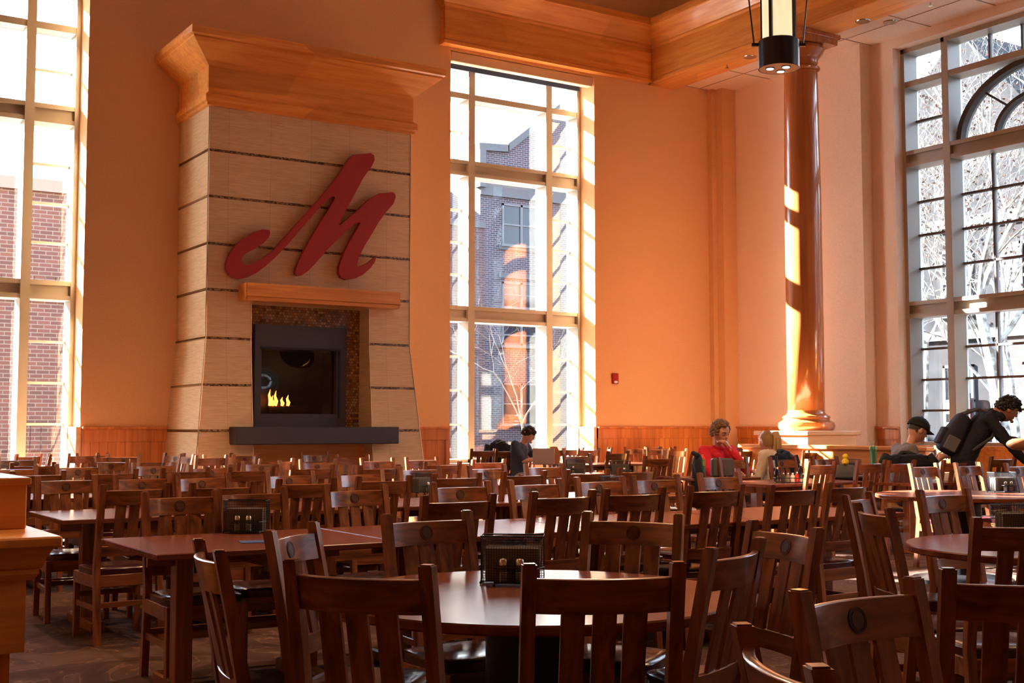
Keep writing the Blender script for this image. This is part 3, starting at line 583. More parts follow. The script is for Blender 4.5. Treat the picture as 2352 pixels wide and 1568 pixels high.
g = at_x(2120, 1000, 9.5); tree('sycamore_tree', (9.5, g.y, 0), 11, 41, M_bark, 'bare twiggy sycamore seen through the left sidelight of the arched window', 1.2, 7, .09)
g = at_x(2345, 1000, 10.5); tree('sycamore_tree', (10.5, g.y, 0), 11, 57, M_bark, 'bare twiggy sycamore at the right edge of the arched window', 1.2, 6, .10)
# ------------------------------------------------------------------ dining chair
CH_H = .985
def back_y(z):   # rake of the back above the seat
    return -.20 - (max(0, z - .46) ** 1.15) * .20 if z > .46 else -.20 - (.46 - z) * .10
def build_chair():
    t = thing('dining_chair', 'x', 'chair')
    hx = .198
    for s in (-1, 1):
        b = BM(); zs = [0, .2, .46, .60, .75, .90, CH_H]
        rings = []
        for z in zs:
            y = back_y(z); wx = .019; d = .021 if z < .7 else .018
            rings.append([(s * hx - wx, y - d, z), (s * hx + wx, y - d, z), (s * hx + wx, y + d, z), (s * hx - wx, y + d, z)])
        loft(b, rings); bmesh.ops.recalc_face_normals(b, faces=b.faces[:])
        bmesh.ops.bevel(b, geom=[e for e in b.edges if abs(e.verts[0].co.z - e.verts[1].co.z) < 1e-4 and e.verts[0].co.z > .9], offset=.004, segments=2, affect='EDGES')
        obj('leg', b, M_chz, t)
        b = BM(); box(b, (s * .195, .195, .21), (.038, .038, .42), .003); obj('leg', b, M_chz, t)
    def curved(z0, z1, th, sag, hw=.182, n=12):
        b = BM(); rings = []
        for k in range(n + 1):
            x = -hw + 2 * hw * k / n; o = -sag * (1 - (x / hw) ** 2)
            rings.append([(x, back_y(z0) + o - th / 2, z0), (x, back_y(z0) + o + th / 2, z0), (x, back_y(z1) + o + th / 2, z1 - .002), (x, back_y(z1) + o + th / 2 - .004, z1), (x, back_y(z1) + o - th / 2 + .004, z1), (x, back_y(z1) + o - th / 2, z1 - .003)])
        loft(b, rings); return b
    cr = obj('crest_rail', curved(.852, .945, .022, .034), M_chx, t, True)
    b = BM(); n = 28
    M_ = Matrix.Translation((0, back_y(.90) - .034 + .0125, .90)) @ Matrix.Rotation(math.radians(-76), 4, 'X')
    t_ = bmesh.new()
    for r0, r1 in ((.0, .021), (.0235, .026), (.0275, .030)):
        a = [t_.verts.new((r0 * math.cos(2 * PI * k / n), r0 * math.sin(2 * PI * k / n), 0)) for k in range(n)] if r0 else None
        c = [t_.verts.new((r1 * math.cos(2 * PI * k / n), r1 * math.sin(2 * PI * k / n), 0)) for k in range(n)]
        if a:
            for k in range(n): j = (k + 1) % n; t_.faces.new((a[k], c[k], c[j], a[j]))
        else:
            t_.faces.new(c)
    r_ = bmesh.ops.extrude_face_region(t_, geom=t_.faces[:]); bmesh.ops.translate(t_, vec=(0, 0, .002), verts=[v for v in r_['geom'] if isinstance(v, bmesh.types.BMVert)])
    bmesh.ops.transform(t_, matrix=M_, verts=t_.verts); add(b, t_); obj('emblem', b, M_emb, cr)
    obj('lower_rail', curved(.535, .60, .02, .02), M_chx, t, True)
    for k in (-1, 0, 1):
        b = BM(); x = k * .083; hw = .0315; rings = []
        for z in (.59, .68, .77, .86):
            y = back_y(z) - (.02 + (z - .59) / .27 * .014) * (1 - (x / .182) ** 2)
            rings.append([(x - hw, y - .006, z), (x + hw, y - .006, z), (x + hw, y + .006, z), (x - hw, y + .006, z)])
        loft(b, rings); obj('slat', b, M_chz, t)
    b = BM(); rng(b, (-.18, .18, .345), (.18, .205, .42), .003); rng(b, (-.18, -.215, .345), (.18, -.195, .42), .003)
    for s in (-1, 1): rng(b, (s * .205 - .011, -.19, .345), (s * .205 + .011, .18, .42), .003)
    obj('seat_frame', b, M_chx, t)
    for s in (-1, 1):
        b = BM(); rng(b, (s * .195 - .009, -.215, .20), (s * .195 + .009, .18, .235), .002); obj('stretcher', b, M_chx, t)
    b = BM(); rng(b, (-.18, .188, .25), (.18, .203, .285), .002); obj('stretcher', b, M_chx, t)
    b = BM(); rng(b, (-.18, -.22, .22), (.18, -.205, .255), .002); obj('stretcher', b, M_chx, t)
    b = BM(); t_ = bmesh.new(); bmesh.ops.create_cube(t_, size=1); bmesh.ops.subdivide_edges(t_, edges=t_.edges[:], cuts=9, use_grid_fill=True)
    for v in t_.verts:
        x, y, z = v.co * 2; r = max(abs(x), abs(y)); e = (abs(x) ** 5 + abs(y) ** 5) ** .2
        k = (r / e) if e > 0 else 1
        v.co.x = x * k * .212; v.co.y = y * k * .205
        pf = max(0, 1 - (r ** 4))
        v.co.z = (z * (.018 + .016 * pf)) if z > 0 else z * .018
    bmesh.ops.translate(t_, vec=(0, .0, .437), verts=t_.verts); add(b, t_); obj('seat', b, M_leather, t, 'all')
    return t
M_emb = flat('branded_emblem', (.075, .024, .010), .45)
CHAIR = build_chair(); FIRST = [True]
def chair(cx, cy, face, label, group=None, yaw=0, ymax=None, xmax=None):
    """cx, cy: middle of the two post tops in the photograph; face: 'K' turned away, 'F' towards us, or heading in degrees (0 = +y, ccw)"""
    p = at_z(cx, cy, CH_H)
    if ymax is not None and p.y > ymax: p = at_y(cx, cy, ymax)
    if xmax is not None and p.x > xmax: p = at_x(cx, cy, xmax)
    a = math.radians({'K': 0, 'F': 180}.get(face, face) if isinstance(face, str) else face) + math.radians(yaw)
    by = back_y(CH_H)
    loc = (p.x + by * math.sin(a) * 1.0, p.y - by * math.cos(a), 0)
    if FIRST[0]:
        FIRST[0] = False; CHAIR.location = loc; CHAIR.rotation_euler.z = a; CHAIR['label'] = label
        if group: CHAIR['group'] = group
        return CHAIR
    return dup(CHAIR, loc, a, label, group)
ORD = ['leftmost', 'second from left', 'third from left', 'fourth from left', 'fifth from left', 'sixth from left', 'seventh from left', 'eighth from left', 'ninth from left', 'tenth from left', 'eleventh from left']
def line(lst, face, where, group):
    lst = sorted(lst)
    for k, it in enumerate(lst):
        if isinstance(it[-1], str): chair(it[0], it[1], face, it[-1], group, it[2] if len(it) > 3 else random.uniform(-4, 4))
        else: chair(it[0], it[1], face, '%s oak chair %s' % (ORD[k], where), group, it[2] if len(it) > 2 else random.uniform(-4, 4))
# first long table row (nearest)
line([(415, 1126), (577, 1119), (816, 1112), (1058, 1105), (1228, 1100), (1377, 1094), (1504, 1090), (1651, 1084)], 'F', 'facing us behind nearest long table row', 'chairs facing us along the nearest table row')
line([(1055, 1135), (1295, 1126), (1458, 1120), (1645, 1113), (1826, 1111), (1951, 1105)], 'K', 'back turned at nearest long table row', 'chairs turned away along the nearest table row')
# second row
line([(153, 1091), (327, 1088), (465, 1086), (665, 1081), (826, 1079), (963, 1069), (1118, 1067), (1248, 1064)], 'F', 'facing us behind second long table row', 'chairs facing us along the second table row')
line([(310, 1110), (513, 1106), (705, 1098), (883, 1092), (1050, 1086), (1205, 1081), (1351, 1077), (1465, 1073)], 'K', 'back turned at second long table row', 'chairs turned away along the second table row')
# third row
line([(30, 1068), (180, 1064), (353, 1061), (486, 1066), (601, 1057), (730, 1054), (866, 1051), (968, 1049)], 'F', 'facing us behind third long table row', 'chairs facing us along the third table row')
line([(88, 1080), (258, 1077), (427, 1073), (578, 1071), (720, 1067), (872, 1067), (1017, 1059), (1123, 1054)], 'K', 'back turned at third long table row', 'chairs turned away along the third table row')
# fourth row and the loose chairs by the end wall
line([(39, 1049), (503, 1043), (722, 1038)], 'F', 'facing us, far left below the fireplace wall', 'chairs facing us along the far table row')
line([(76, 1061), (636, 1052)], 'K', 'with back turned, far left below the fireplace', 'chairs turned away along the far table row')
PLACED = []
for cx, cy, fa, lab in (
    (67, 1031, 30, 'small sunlit chair below the left window, nearest the left edge'), (114, 1040, 80, 'chair seen edge-on in front of the left window glass'),
    (192, 1033, 10, 'sunlit chair with bright crest at the right jamb of the left window'), (212, 1027, 178, 'shaded chair just behind the sunlit one at the left window jamb'),
    (234, 1038, 60, 'turned chair right of the sunlit chair at the left window'), (255, 1053, 140, 'narrow dark chair angled between rows left of the fireplace'),
    (283, 1035, 150, 'purplish lit chair before the wainscot left of the fireplace'), (400, 1031, 110, 'leaning chair beside the napkin box at the fireplace foot'),
    (428, 1029, 95, 'edge-on chair against the left foot of the fireplace'), (484, 1033, 4, 'sunlit chair with glowing crest in front of the fireplace left pier'),
    (562, 1040, 130, 'sunlit angled chair left of the fireplace base panel'), (809, 1043, -35, 'orange sunlit angled chair under the right end of the hearth'),
    (1110, 1019, -8, 'dark slatted chair with a jacket by the tall window, left of the reader'), (1167, 1021, -14, 'dark slatted chair directly in front of the young man at the window'),
    (1213, 1024, 16, 'dark chair turned right in front of the young man at the window'), (1318, 1025, 2, 'dark chair right of the laptop by the tall window'),
    (1352, 1023, -4, 'brown chair behind the dark one at the right end of the window table'), (1325, 1041, 176, 'chair with emblem facing us in front of the window table'),
    (1270, 1018, 178, 'reddish chair behind the laptop at the window table'),
    (1420, 1035, 6, 'dark chair behind the napkin caddy right of the tall window'), (1402, 1016, 60, 'brightly sunlit chair edge right of the tall window jamb'),
    (1460, 1016, 160, 'brown chair before the wainscot under the fire alarm, left one'), (1497, 1017, 195, 'brown chair before the wainscot under the fire alarm, right one'),
    (1514, 1017, 150, 'white-lit chair left of the person in red near the wainscot'), (1535, 1023, 10, 'small chair by the wainscot behind the dark jacket'),
    (1555, 1029, 0, 'dark chair just left of the person in the red pullover'),
    (1513, 1046, -3, 'orange sunlit chair left of the chair with the hanging jacket'),
    (1590, 1041, 48, 'chair with blue lit edge carrying a dark hanging jacket'),
    (1684, 1020, 172, 'white-lit chair behind the shoulder of the person in red'), (1724, 1030, 0, 'brown chair between the person in red and the blonde person'),
    (1735, 1023, 170, 'small chair behind the one between the two seated people'), (1869, 1032, -5, 'dark chair in front of the sunlit pedestal base'),
    (1882, 1022, 175, 'pale sunlit chair beside the booth partition'), (1893, 1047, 178, 'shaded chair right of the blonde person facing us'),
    (1969, 1022, 178, 'pale sunlit chair left of the green tumbler'), (2125, 1024, 176, 'bright chair behind the phone of the person in the cap'),
    (2305, 1047, -6, 'brown chair right below the standing person in black'), (2213, 1042, 184, 'low brown chair behind the table below the standing person')):
    o = chair(cx, cy, fa, lab, None, 0, -.75, -.75)
    for _ in range(16):
        L = o.location; bad = (-11.5 < L.x < -7.0 and L.y > -2.05) or any((L - q).length < .52 for q in PLACED) or (L - Vector((CX, CY, 0))).length < 1.0
        if not bad: break
        d_ = Vector((CAM.x - L.x, CAM.y - L.y, 0)).normalized(); o.location = L + d_ * .14
    PLACED.append(o.location.copy())
# sunlit tables on the right
line([(1682, 1049), (1796, 1048)], 'F', 'lit orange, facing us before two seated people', 'sunlit chairs facing us in the middle')
line([(1888, 1059), (2002, 1056), (2072, 1056), (2198, 1055)], 'K', 'sunlit orange, back turned, below the person in the cap', 'sunlit chairs turned away on the right')
line([(2120, 1063), (2222, 1061), (2338, 1062)], 'F', 'sunlit orange, facing us, below the standing person', 'sunlit chairs facing us on the right')
def chair2(xl, yl, xr, yr, back, label):
    """a chair from the two post tops seen in the photograph; back: its back is turned to us"""
    a, c = at_z(xl, yl, CH_H), at_z(xr, yr, CH_H); m = (a + c) / 2; d = (c - a)
    ang = math.atan2(d.y, d.x)
    if not back: ang += PI
    by = back_y(CH_H); loc = (m.x + by * math.sin(ang), m.y - by * math.cos(ang), 0)
    return dup(CHAIR, loc, ang, label)
# right round table
chair2(2088, 1125, 2240, 1119, 0, 'dark chair facing us behind the right round table with glowing seats beyond')
chair2(1924, 1138, 2011, 1126, 0, 'chair with blue-lit post and shiny crest left of the right round table')
chair2(1956, 1151, 2056, 1168, 1, 'turned dark chair pushed in at the left of the right round table')
chair2(2270, 1187, 2440, 1186, 1, 'dark back-turned chair cut off by the right edge at the right round table')
# foreground round table
chair2(690, 1284, 960, 1295, 1, 'large dark chair with back turned, left front of the nearest round table')
chair2(1234, 1293, 1539, 1289, 1, 'large dark chair with back turned, right front of the nearest round table')
chair2(884, 1180, 1074, 1171, 0, 'oak chair facing us on the far side of the nearest round table, left one')
chair2(1366, 1174, 1543, 1179, 0, 'oak chair facing us on the far side of the nearest round table, right one')
chair2(455, 1236, 503, 1262, 1, 'oak chair seen nearly edge-on at far left of the nearest round table')
chair2(618, 1217, 719, 1197, 0, 'oak chair with bright emblem crest left of the nearest round table')
chair2(1650, 1253, 1731, 1236, 1, 'oak chair with curved crest turned left at the right of the nearest round table')
chair2(1745, 1195, 1861, 1209, 0, 'oak chair with emblem facing us right of the nearest round table')
# bottom right corner
chair2(1843, 1352, 2090, 1324, 0, 'nearest oak chair with clear emblem at the bottom right')
chair2(1718, 1438, 1858, 1515, 1, 'chair cut off by the bottom edge showing only its curved crest')
chair2(2268, 1304, 2460, 1306, 1, 'dark chair back at the bottom right corner')
# ------------------------------------------------------------------ tables
def rect_table(x0, x1, y0, y1, label, group=None, h=.75):
    t = thing('rectangular_table', label, 'table', ((x0 + x1) / 2, (y0 + y1) / 2, 0), 0, group); w_, d_ = (x1 - x0) / 2 - .004, (y1 - y0) / 2
    b = BM(); box(b, (0, 0, h - .015), (2 * w_, 2 * d_, .03), .004); obj('tabletop', b, M_tab, t)
    b = BM(); box(b, (0, 0, h - .07), (2 * w_ - .2, .03, .08)); box(b, (0, 0, h - .07), (.03, 2 * d_ - .2, .08)); obj('apron', b, M_chx, t)
    for s in (-1, 1):
        b = BM(); box(b, (s * (w_ - .28), 0, .38), (.09, .09, .66), .004); obj('pedestal_post', b, M_chz, t)
        b = BM(); box(b, (s * (w_ - .28), 0, .035), (.09, d_ * 1.3, .07), .01); obj('foot', b, M_chx, t)
    return t
R1 = [-14.80, -13.55, -12.23, -10.93, -9.62]
for k in range(4): rect_table(R1[k], R1[k + 1], -12.12, -11.14, ['leftmost table of the nearest long row, carrying a caddy and blue card', 'second table from left in the nearest long row', 'third table from left in the nearest long row', 'orange-lit table at the right end of the nearest long row'][k], 'tables of the nearest long row')
R2 = [-14.66, -13.36, -12.06, -10.76, -9.46]
for k in range(4): rect_table(R2[k], R2[k + 1], -9.72, -8.72, ['shiny leftmost table of the second long row', 'second table from left in the second long row', 'third table from left in the second long row', 'rightmost table of the second long row'][k], 'tables of the second long row')
R3 = [-15.2, -13.9, -12.6, -11.3, -10.0, -8.7]
for k in range(5): rect_table(R3[k], R3[k + 1], -7.25, -6.3, ['%s table in the third long row' % ORD[k]][0], 'tables of the third long row')
rect_table(-5.2, -4.0, -7.6, -6.7, 'sunlit table beyond the sunlit chairs carrying a caddy'); rect_table(-14.9, -13.6, -4.6, -3.7, 'far table at the left under the left window'); rect_table(-12.9, -11.6, -4.2, -3.2, 'far table before the left side of the fireplace'); rect_table(-8.1, -6.85, -6.45, -4.95, 'table in mid hall right of the third row carrying two caddies')
rect_table(-10.2, -8.9, -4.6, -3.7, 'far table in front of the fireplace opening')
rect_table(-7.5, -6.0, -8.65, -7.75, 'sunlit table with condiment bottles right of the middle'); 
pw = at_z(1290, 1056, .75); rect_table(-5.2, -3.6, -2.4, -1.5, 'table by the tall window with an open laptop')
def round_table(c, r, label, h=.75):
    t = thing('round_table', label, 'table', (c[0], c[1], 0))
    b = BM(); lathe(b, [(r - .006, h - .034), (r, h - .028), (r, h - .006), (r - .005, h)], 96); obj('tabletop', b, M_tab, t)
    b = BM(); lathe(b, [(.30, h - .07), (.30, h - .034)], 24); obj('mounting_plate', b, M_black, t)
    b = BM(); lathe(b, [(.17, .04), (.17, h - .07)], 24); obj('pedestal', b, M_black, t, True)
    b = BM(); lathe(b, [(.42, 0), (.42, .03), (.2, .06), (.17, .07)], 32); obj('base', b, M_black, t, True)
    return t
FT = (-14.08, -14.16); round_table(FT, .725, 'nearest round table with polished dark top reflecting the windows')
RT = (-10.92, -14.12); round_table(RT, .72, 'dark polished round table at the right edge')
ST = (-7.35, -10.85); round_table(ST, .72, 'sunlit round table at right with a napkin caddy')
# ------------------------------------------------------------------ caddies
M_nap = flat('brown_napkin', (.24, .20, .175), .9); M_nap2 = flat('pale_napkin', (.6, .52, .45), .9); M_wire = mat('black_wire', (.01, .01, .012), .4, .5, .4)
M_salt = flat('salt', (.75, .73, .7), .9); M_pep = flat('pepper', (.06, .045, .035), .9)
def mk_caddy():
    t = thing('condiment_caddy', 'x', 'caddy'); W, Dp, H = .118, .05, .178
    b = BM(); s = .0007
    def wl_(p, q): 
        p, q = Vector(p), Vector(q); c = (p + q) / 2; d = q - p; box(b, c, (max(abs(d.x), 2 * s), max(abs(d.y), 2 * s), max(abs(d.z), 2 * s)))
    n = 24
    for k in range(n + 1):
        x = -W + 2 * W * k / n
        for y in (-Dp, Dp): wl_((x, y, .012), (x, y, H))
    for k in range(10):
        y = -Dp + 2 * Dp * k / 9
        for x in (-W, W): wl_((x, y, .012), (x, y, H))
    for k in range(18):
        z = .012 + (H - .012) * k / 17
        for y in (-Dp, Dp): wl_((-W, y, z), (W, y, z))
        for x in (-W, W): wl_((x, -Dp, z), (x, Dp, z))
    obj('mesh_basket', b, M_wire, t)
    b = BM(); r = .0028
    for z, nm in ((H, 'rim'), (.012, 'base_rim')): b = BM(); tube(b, [(-W, -Dp, z), (W, -Dp, z), (W, Dp, z), (-W, Dp, z), (-W, -Dp, z)], r, 6); obj(nm, b, M_wire, t)
    b = BM(); F_ = -Dp - .06
    tube(b, [(-.065, -Dp, .065), (-.065, F_, .065), (.095, F_, .065), (.12, -Dp, .065)], r, 6); tube(b, [(-.065, -Dp, .012), (-.065, F_, .012), (.095, F_, .012), (.12, -Dp, .012)], r, 6)
    for k in range(17): x = -.065 + .16 * k / 16; box(b, (x, F_, .038), (.0014, .0014, .052))
    for k in range(7): box(b, (.015, F_, .012 + .053 * k / 6), (.16, .0014, .0014))
    obj('shaker_tray', b, M_wire, t)
    b = BM(); rng(b, (-W, -Dp, .010), (W, Dp, .013)); rng(b, (-.065, F_, .010), (.095, -Dp, .013)); obj('tray_floor', b, M_wire, t)
    for x, y in ((-W, -Dp), (W, Dp), (-W, Dp), (.095, F_), (-.065, F_)):
        b = BM(); ball(b, (x, y, .006), .006, (1, 1, 1), 8, 6); obj('foot', b, M_wire, t)
    return t
def mk_shaker():
    t = thing('shaker', 'x', 'shaker')
    b = BM(); lathe(b, [(.017, 0), (.018, .004), (.018, .05), (.0145, .062), (.0145, .066)], 14); obj('jar', b, M_jar, t, True)
    b = BM(); lathe(b, [(.0155, .002), (.0155, .035)], 12); obj('contents', b, M_salt, t)
    b = BM(); lathe(b, [(.0165, .062), (.0165, .077), (.013, .084), (.003, .087)], 14); obj('lid', b, M_steel, t, True)
    return t
def mk_nap():
    b = BM(); rnd = random.Random(3)
    for k in range(9): box(b, (rnd.uniform(-.003, .003), -.036 + k * .009, .072 + rnd.uniform(-.006, .006)), (.20, .0075, .12), .001)
    return b
cadp = None; CAD = {}
def caddy(px, py, where, rz=None, z=.75, sh=2, nap=True):
    global cadp
    p = at_z(px, py, z); rz = -TH + .1 if rz is None else rz
    if not CAD:
        CAD['c'] = mk_caddy(); CAD['s'] = mk_shaker(); CAD['n'] = obj('napkin_stack', mk_nap(), M_nap)
        c, s_, n_ = CAD['c'], None, CAD['n']; c.location = (p.x, p.y, z); c.rotation_euler.z = rz; c['label'] = 'black wire napkin caddy ' + where; c['group'] = 'wire caddies on the tables'
        tag(n_, 'stack of brown napkins in the caddy ' + where, 'napkins', 'napkin stacks in the caddies'); n_.location = (p.x, p.y, z + .001); n_.rotation_euler.z = rz; first = True
    else:
        first = False; dup(CAD['c'], (p.x, p.y, z), rz, 'black wire napkin caddy ' + where)
        if nap: o = CAD['n'].copy(); C.objects.link(o); o.location = (p.x, p.y, z + .001); o.rotation_euler.z = rz; o['label'] = 'stack of brown napkins in the caddy ' + where
    R_ = Matrix.Rotation(rz, 4, 'Z')
    for k in range(sh):
        q = R_ @ Vector((-.032 + k * .062, -.083, 0)); L = ('left' if k == 0 else 'right') + ' glass shaker in caddy ' + where; loc = (p.x + q.x, p.y + q.y, z + .0135)
        if first and k == 0: CAD['s'].location = loc; CAD['s']['label'] = L; CAD['s']['group'] = 'shakers in the caddies'
        else: dup(CAD['s'], loc, rz, L)
caddy(1178, 1338, 'on the nearest round table', -TH - .05)
caddy(566, 1222, 'on the leftmost table of the nearest row', -TH - .02)
caddy(972, 1132, 'on the second long row', -TH + .9)
caddy(349, 1100, 'by the left foot of the fireplace', -TH + .2, sh=1)
caddy(1425, 1092, 'right of the tall window', -TH + .1)
caddy(1322, 1088, 'partly hidden in mid hall', -TH, sh=1)
caddy(1405, 1143, 'behind the chair backs of the nearest row', -TH + 1.0, sh=0)
caddy(2302, 1130, 'on the sunlit round table at the right edge', -TH + .3)
caddy(2335, 1236, 'at the right edge on the dark round table', -TH + .2, sh=0)
caddy(1955, 1087, 'near the green tumbler', -TH + .2, sh=1)
# sauce bottles and jars on the sunlit table
rk = at_z(1812, 1108, .75); t = thing('condiment_rack', 'wire rack of seasoning jars on the sunlit table right of the middle', 'rack', (rk.x, rk.y, .75), -TH)
b = BM(); 
for z in (.006, .05): tube(b, [(-.15, -.06, z), (.15, -.06, z), (.15, .06, z), (-.15, .06, z), (-.15, -.06, z)], .004, 6)
for x in (-.15, 0, .15): tube(b, [(x, -.06, .006), (x, -.06, .05)], .003, 6)
obj('rack_wire', b, M_wire, t)
M_ket = flat('red_sauce', (.5, .02, .01), .3); M_bl = flat('grey_card', (.3, .29, .28), .8)
Rm = Matrix.Rotation(-TH, 4, 'Z')
for k, (dx, h, r, m, lab) in enumerate(((-.125, .16, .028, M_jar, 'tall clear jar at the left end of the condiment rack'), (-.06, .10, .022, M_pep, 'dark seasoning jar with steel lid in the condiment rack'), (-.01, .10, .022, M_nap, 'brown seasoning jar in the middle of the condiment rack'), (.04, .10, .022, M_salt, 'white seasoning jar in the condiment rack'), (.085, .11, .022, M_ket, 'small red sauce bottle in the condiment rack'), (.125, .20, .024, M_jar, 'tall clear oil bottle at the right end of the condiment rack'))):
    q = Rm @ Vector((dx, 0, 0)); b = BM(); lathe(b, [(r, 0), (r, h * .68), (r * .5, h * .82), (r * .5, h * .9)], 16); o = obj('seasoning_jar', b, m, None, True, (rk.x + q.x, rk.y + q.y, .752)); tag(o, lab, 'jar')
    b = BM(); lathe(b, [(r * .62, h * .88), (r * .62, h)], 14); obj('lid', b, M_steel, o, True)
# blue card
p = at_z(596, 1243, .752); b = BM(); rng(b, (-.10, -.07, 0), (.10, .07, .0015)); o = obj('table_card', b, flat('blue_card', (.03, .07, .22), .4), None, False, (p.x, p.y, .7515), -.25); tag(o, 'flat blue printed card on the leftmost table of the nearest row', 'card')
# ------------------------------------------------------------------ service half wall at the left edge
p = at_z(145, 1231, .99); cb_ = thing('service_counter', 'stepped orange wood service counter at the bottom left corner', 'counter', (p.x, p.y, 0))
b = BM(); rng(b, (-3, 0, .955), (0, 1.05, .99), .006); obj('ledge', b, M_ash, cb_)
q = at_z(60, 1214, .99); dx, dy = q.x - p.x, q.y - p.y
b = BM(); rng(b, (-3, dy, .99), (dx, dy + .5, 1.155), .004); rng(b, (-3, dy - .012, 1.14), (dx + .012, dy + .5, 1.165), .004); obj('upper_block', b, M_ash, cb_)
b = BM(); sweep(b, [(-3, .07), (-.07, .07), (-.07, .98)], [(-.02, .85), (.0, .85), (.012, .87), (.012, .885), (.02, .89), (.03, .92), (.05, .955), (-.02, .955)]); obj('crown_moulding', b, M_ash, cb_)
b = BM(); rng(b, (-3, .09, .62), (-.09, .96, .955)); obj('frieze', b, M_ash, cb_)
b = BM()
for k in range(25): rng(b, (-3 + k * .115, .115, 0), (-3 + k * .115 + .111, .94, .63))
obj('board_panel', b, M_ashz, cb_)
# ------------------------------------------------------------------ people
def skin_mesh(chain, voxel, smooth=4, extra=None, disp=0):
    """chain: polylines of (point, radius), fused into one continuous tapering surface"""
    b = BM()
    for pl in chain:
        for (p, r), (q, r2) in zip(pl, pl[1:]):
            p, q = Vector(p), Vector(q)
            if (q - p).length > 1e-4: tube(b, [p, q], [r, r2], 14)
            ball(b, q, r2, (1, 1, 1), 14, 9)
        ball(b, pl[0][0], pl[0][1], (1, 1, 1), 14, 9)
    if extra: add(b, extra)
    nm = D.meshes.new('sk'); b.to_mesh(nm); b.free(); o = D.objects.new('sk2', nm); C.objects.link(o)
    m = o.modifiers.new('r', 'REMESH'); m.mode = 'VOXEL'; m.voxel_size = voxel; m.use_smooth_shade = True
    m = o.modifiers.new('sm', 'SMOOTH'); m.factor = .5; m.iterations = smooth
    dg = bpy.context.evaluated_depsgraph_get(); dg.update(); nm = D.meshes.new_from_object(o.evaluated_get(dg)); D.objects.remove(o)
    if disp:
        from mathutils import noise as nz
        ns = [v.normal.copy() for v in nm.vertices]
        for v, n in zip(nm.vertices, ns):
            p = v.co; v.co = p + n * disp * (nz.noise(Vector((p.x * 14, p.y * 14, p.z * 7))) + .5 * nz.noise(p * 30))
    nm.shade_smooth(); return nm
def mobj(name, me, m, parent): 
    o = D.objects.new(name, me); me.name = name; me.materials.clear(); me.materials.append(m); C.objects.link(o); o.parent = parent; return o
def head_bm(M, s=1.0):
    t = bmesh.new(); bmesh.ops.create_uvsphere(t, u_segments=32, v_segments=24, radius=1)
    for v in t.verts:
        x, y, z = v.co
        X, Y, Z = x * .076, y * .094, z * .116
        if z < 0: k = 1 - .38 * (-z) ** 1.6; X *= k; Y = Y * (1 - .15 * (-z)) + .012 * (-z)
        if y > .5 and abs(z - .02) < .22 and .15 < abs(x) < .7: Y -= .008
        if y > .6 and z > .15 and z < .35: Y += .003
        if y > .7 and abs(z + .5) < .15 and abs(x) < .35: Y += .005
        v.co = (X, Y, Z)
    ball(t, (0, .098, -.018), .014, (.9, 1.1, 1.0), 10, 8); ball(t, (0, .092, .005), .010, (.8, 1, 2.2), 10, 8); ball(t, (0, .088, -.082), .02, (1.1, .8, .8), 10, 8)
    for q in (-1, 1): ball(t, (q * .077, -.005, -.005), .026, (.35, .75, 1.15), 10, 8)
    bmesh.ops.scale(t, vec=(s, s, s), verts=t.verts); bmesh.ops.transform(t, matrix=M, verts=t.verts); return t
def hand(w, d, up, side, curl=.5, s=1.0):
    """five finger chains rooted in a palm; w wrist, d direction, up back-of-hand normal, side +1/-1 thumb side"""
    w, d, up = Vector(w), Vector(d).normalized(), Vector(up); up = (up - d * up.dot(d)).normalized(); sd_ = d.cross(up) * side; ch = []
    palm = w + d * .055 * s; ch.append([(w, .026 * s), (palm, (.032 * s))])
    for k, (o_, L) in enumerate(((.027, .072), (.009, .08), (-.009, .075), (-.026, .06))):
        r0 = palm + sd_ * o_ * .8 * s + d * .01 * s; p = palm + sd_ * o_ * s + d * .035 * s; c = curl * (.9 + .15 * k); dd = d.copy(); pl = [(palm, .032 * s), (p, .0105 * s)]
        for j in range(3): dd = (dd * math.cos(c * .8) - up * math.sin(c * .8)); uu = up; p = p + dd * L * s * (.45, .32, .23)[j]; pl.append((p, (.0095, .0085, .007)[j] * s)); up2 = dd.cross(sd_ * side)
        ch.append(pl)
    p = w + d * .02 * s + sd_ * .022 * s; t1 = p + (d * .6 + sd_ * .8).normalized() * .04 * s; t2 = t1 + (d * .9 + sd_ * .1 - up * .3).normalized() * .032 * s
    ch.append([(w, .026 * s), (t1, .0115 * s), (t2, .009 * s)]); return ch
SKIN1 = mat('fair_skin', (.56, .27, .18), .5, .4); SKIN2 = mat('tan_skin', (.40, .19, .11), .5, .4)
def hairclumps(b, n, R, test, size, seed, jit=.01, M=Matrix.Identity(4), stretch=(1, 1, 1)):
    rnd = random.Random(seed); c = 0
    while c < n:
        v = Vector((rnd.gauss(0, 1), rnd.gauss(0, 1), rnd.gauss(0, 1))).normalized()
        if not test(v): continue
        p = Vector((v.x * R[0], v.y * R[1], v.z * R[2])) * (1 + rnd.uniform(-.02, .06)); s = size * rnd.uniform(.7, 1.3)
        ball(b, M @ p, s, stretch, 7, 5, M.to_3x3().to_4x4() @ Euler((rnd.uniform(-.6, .6), rnd.uniform(-.6, .6), rnd.uniform(0, 6))).to_matrix().to_4x4()); c += 1
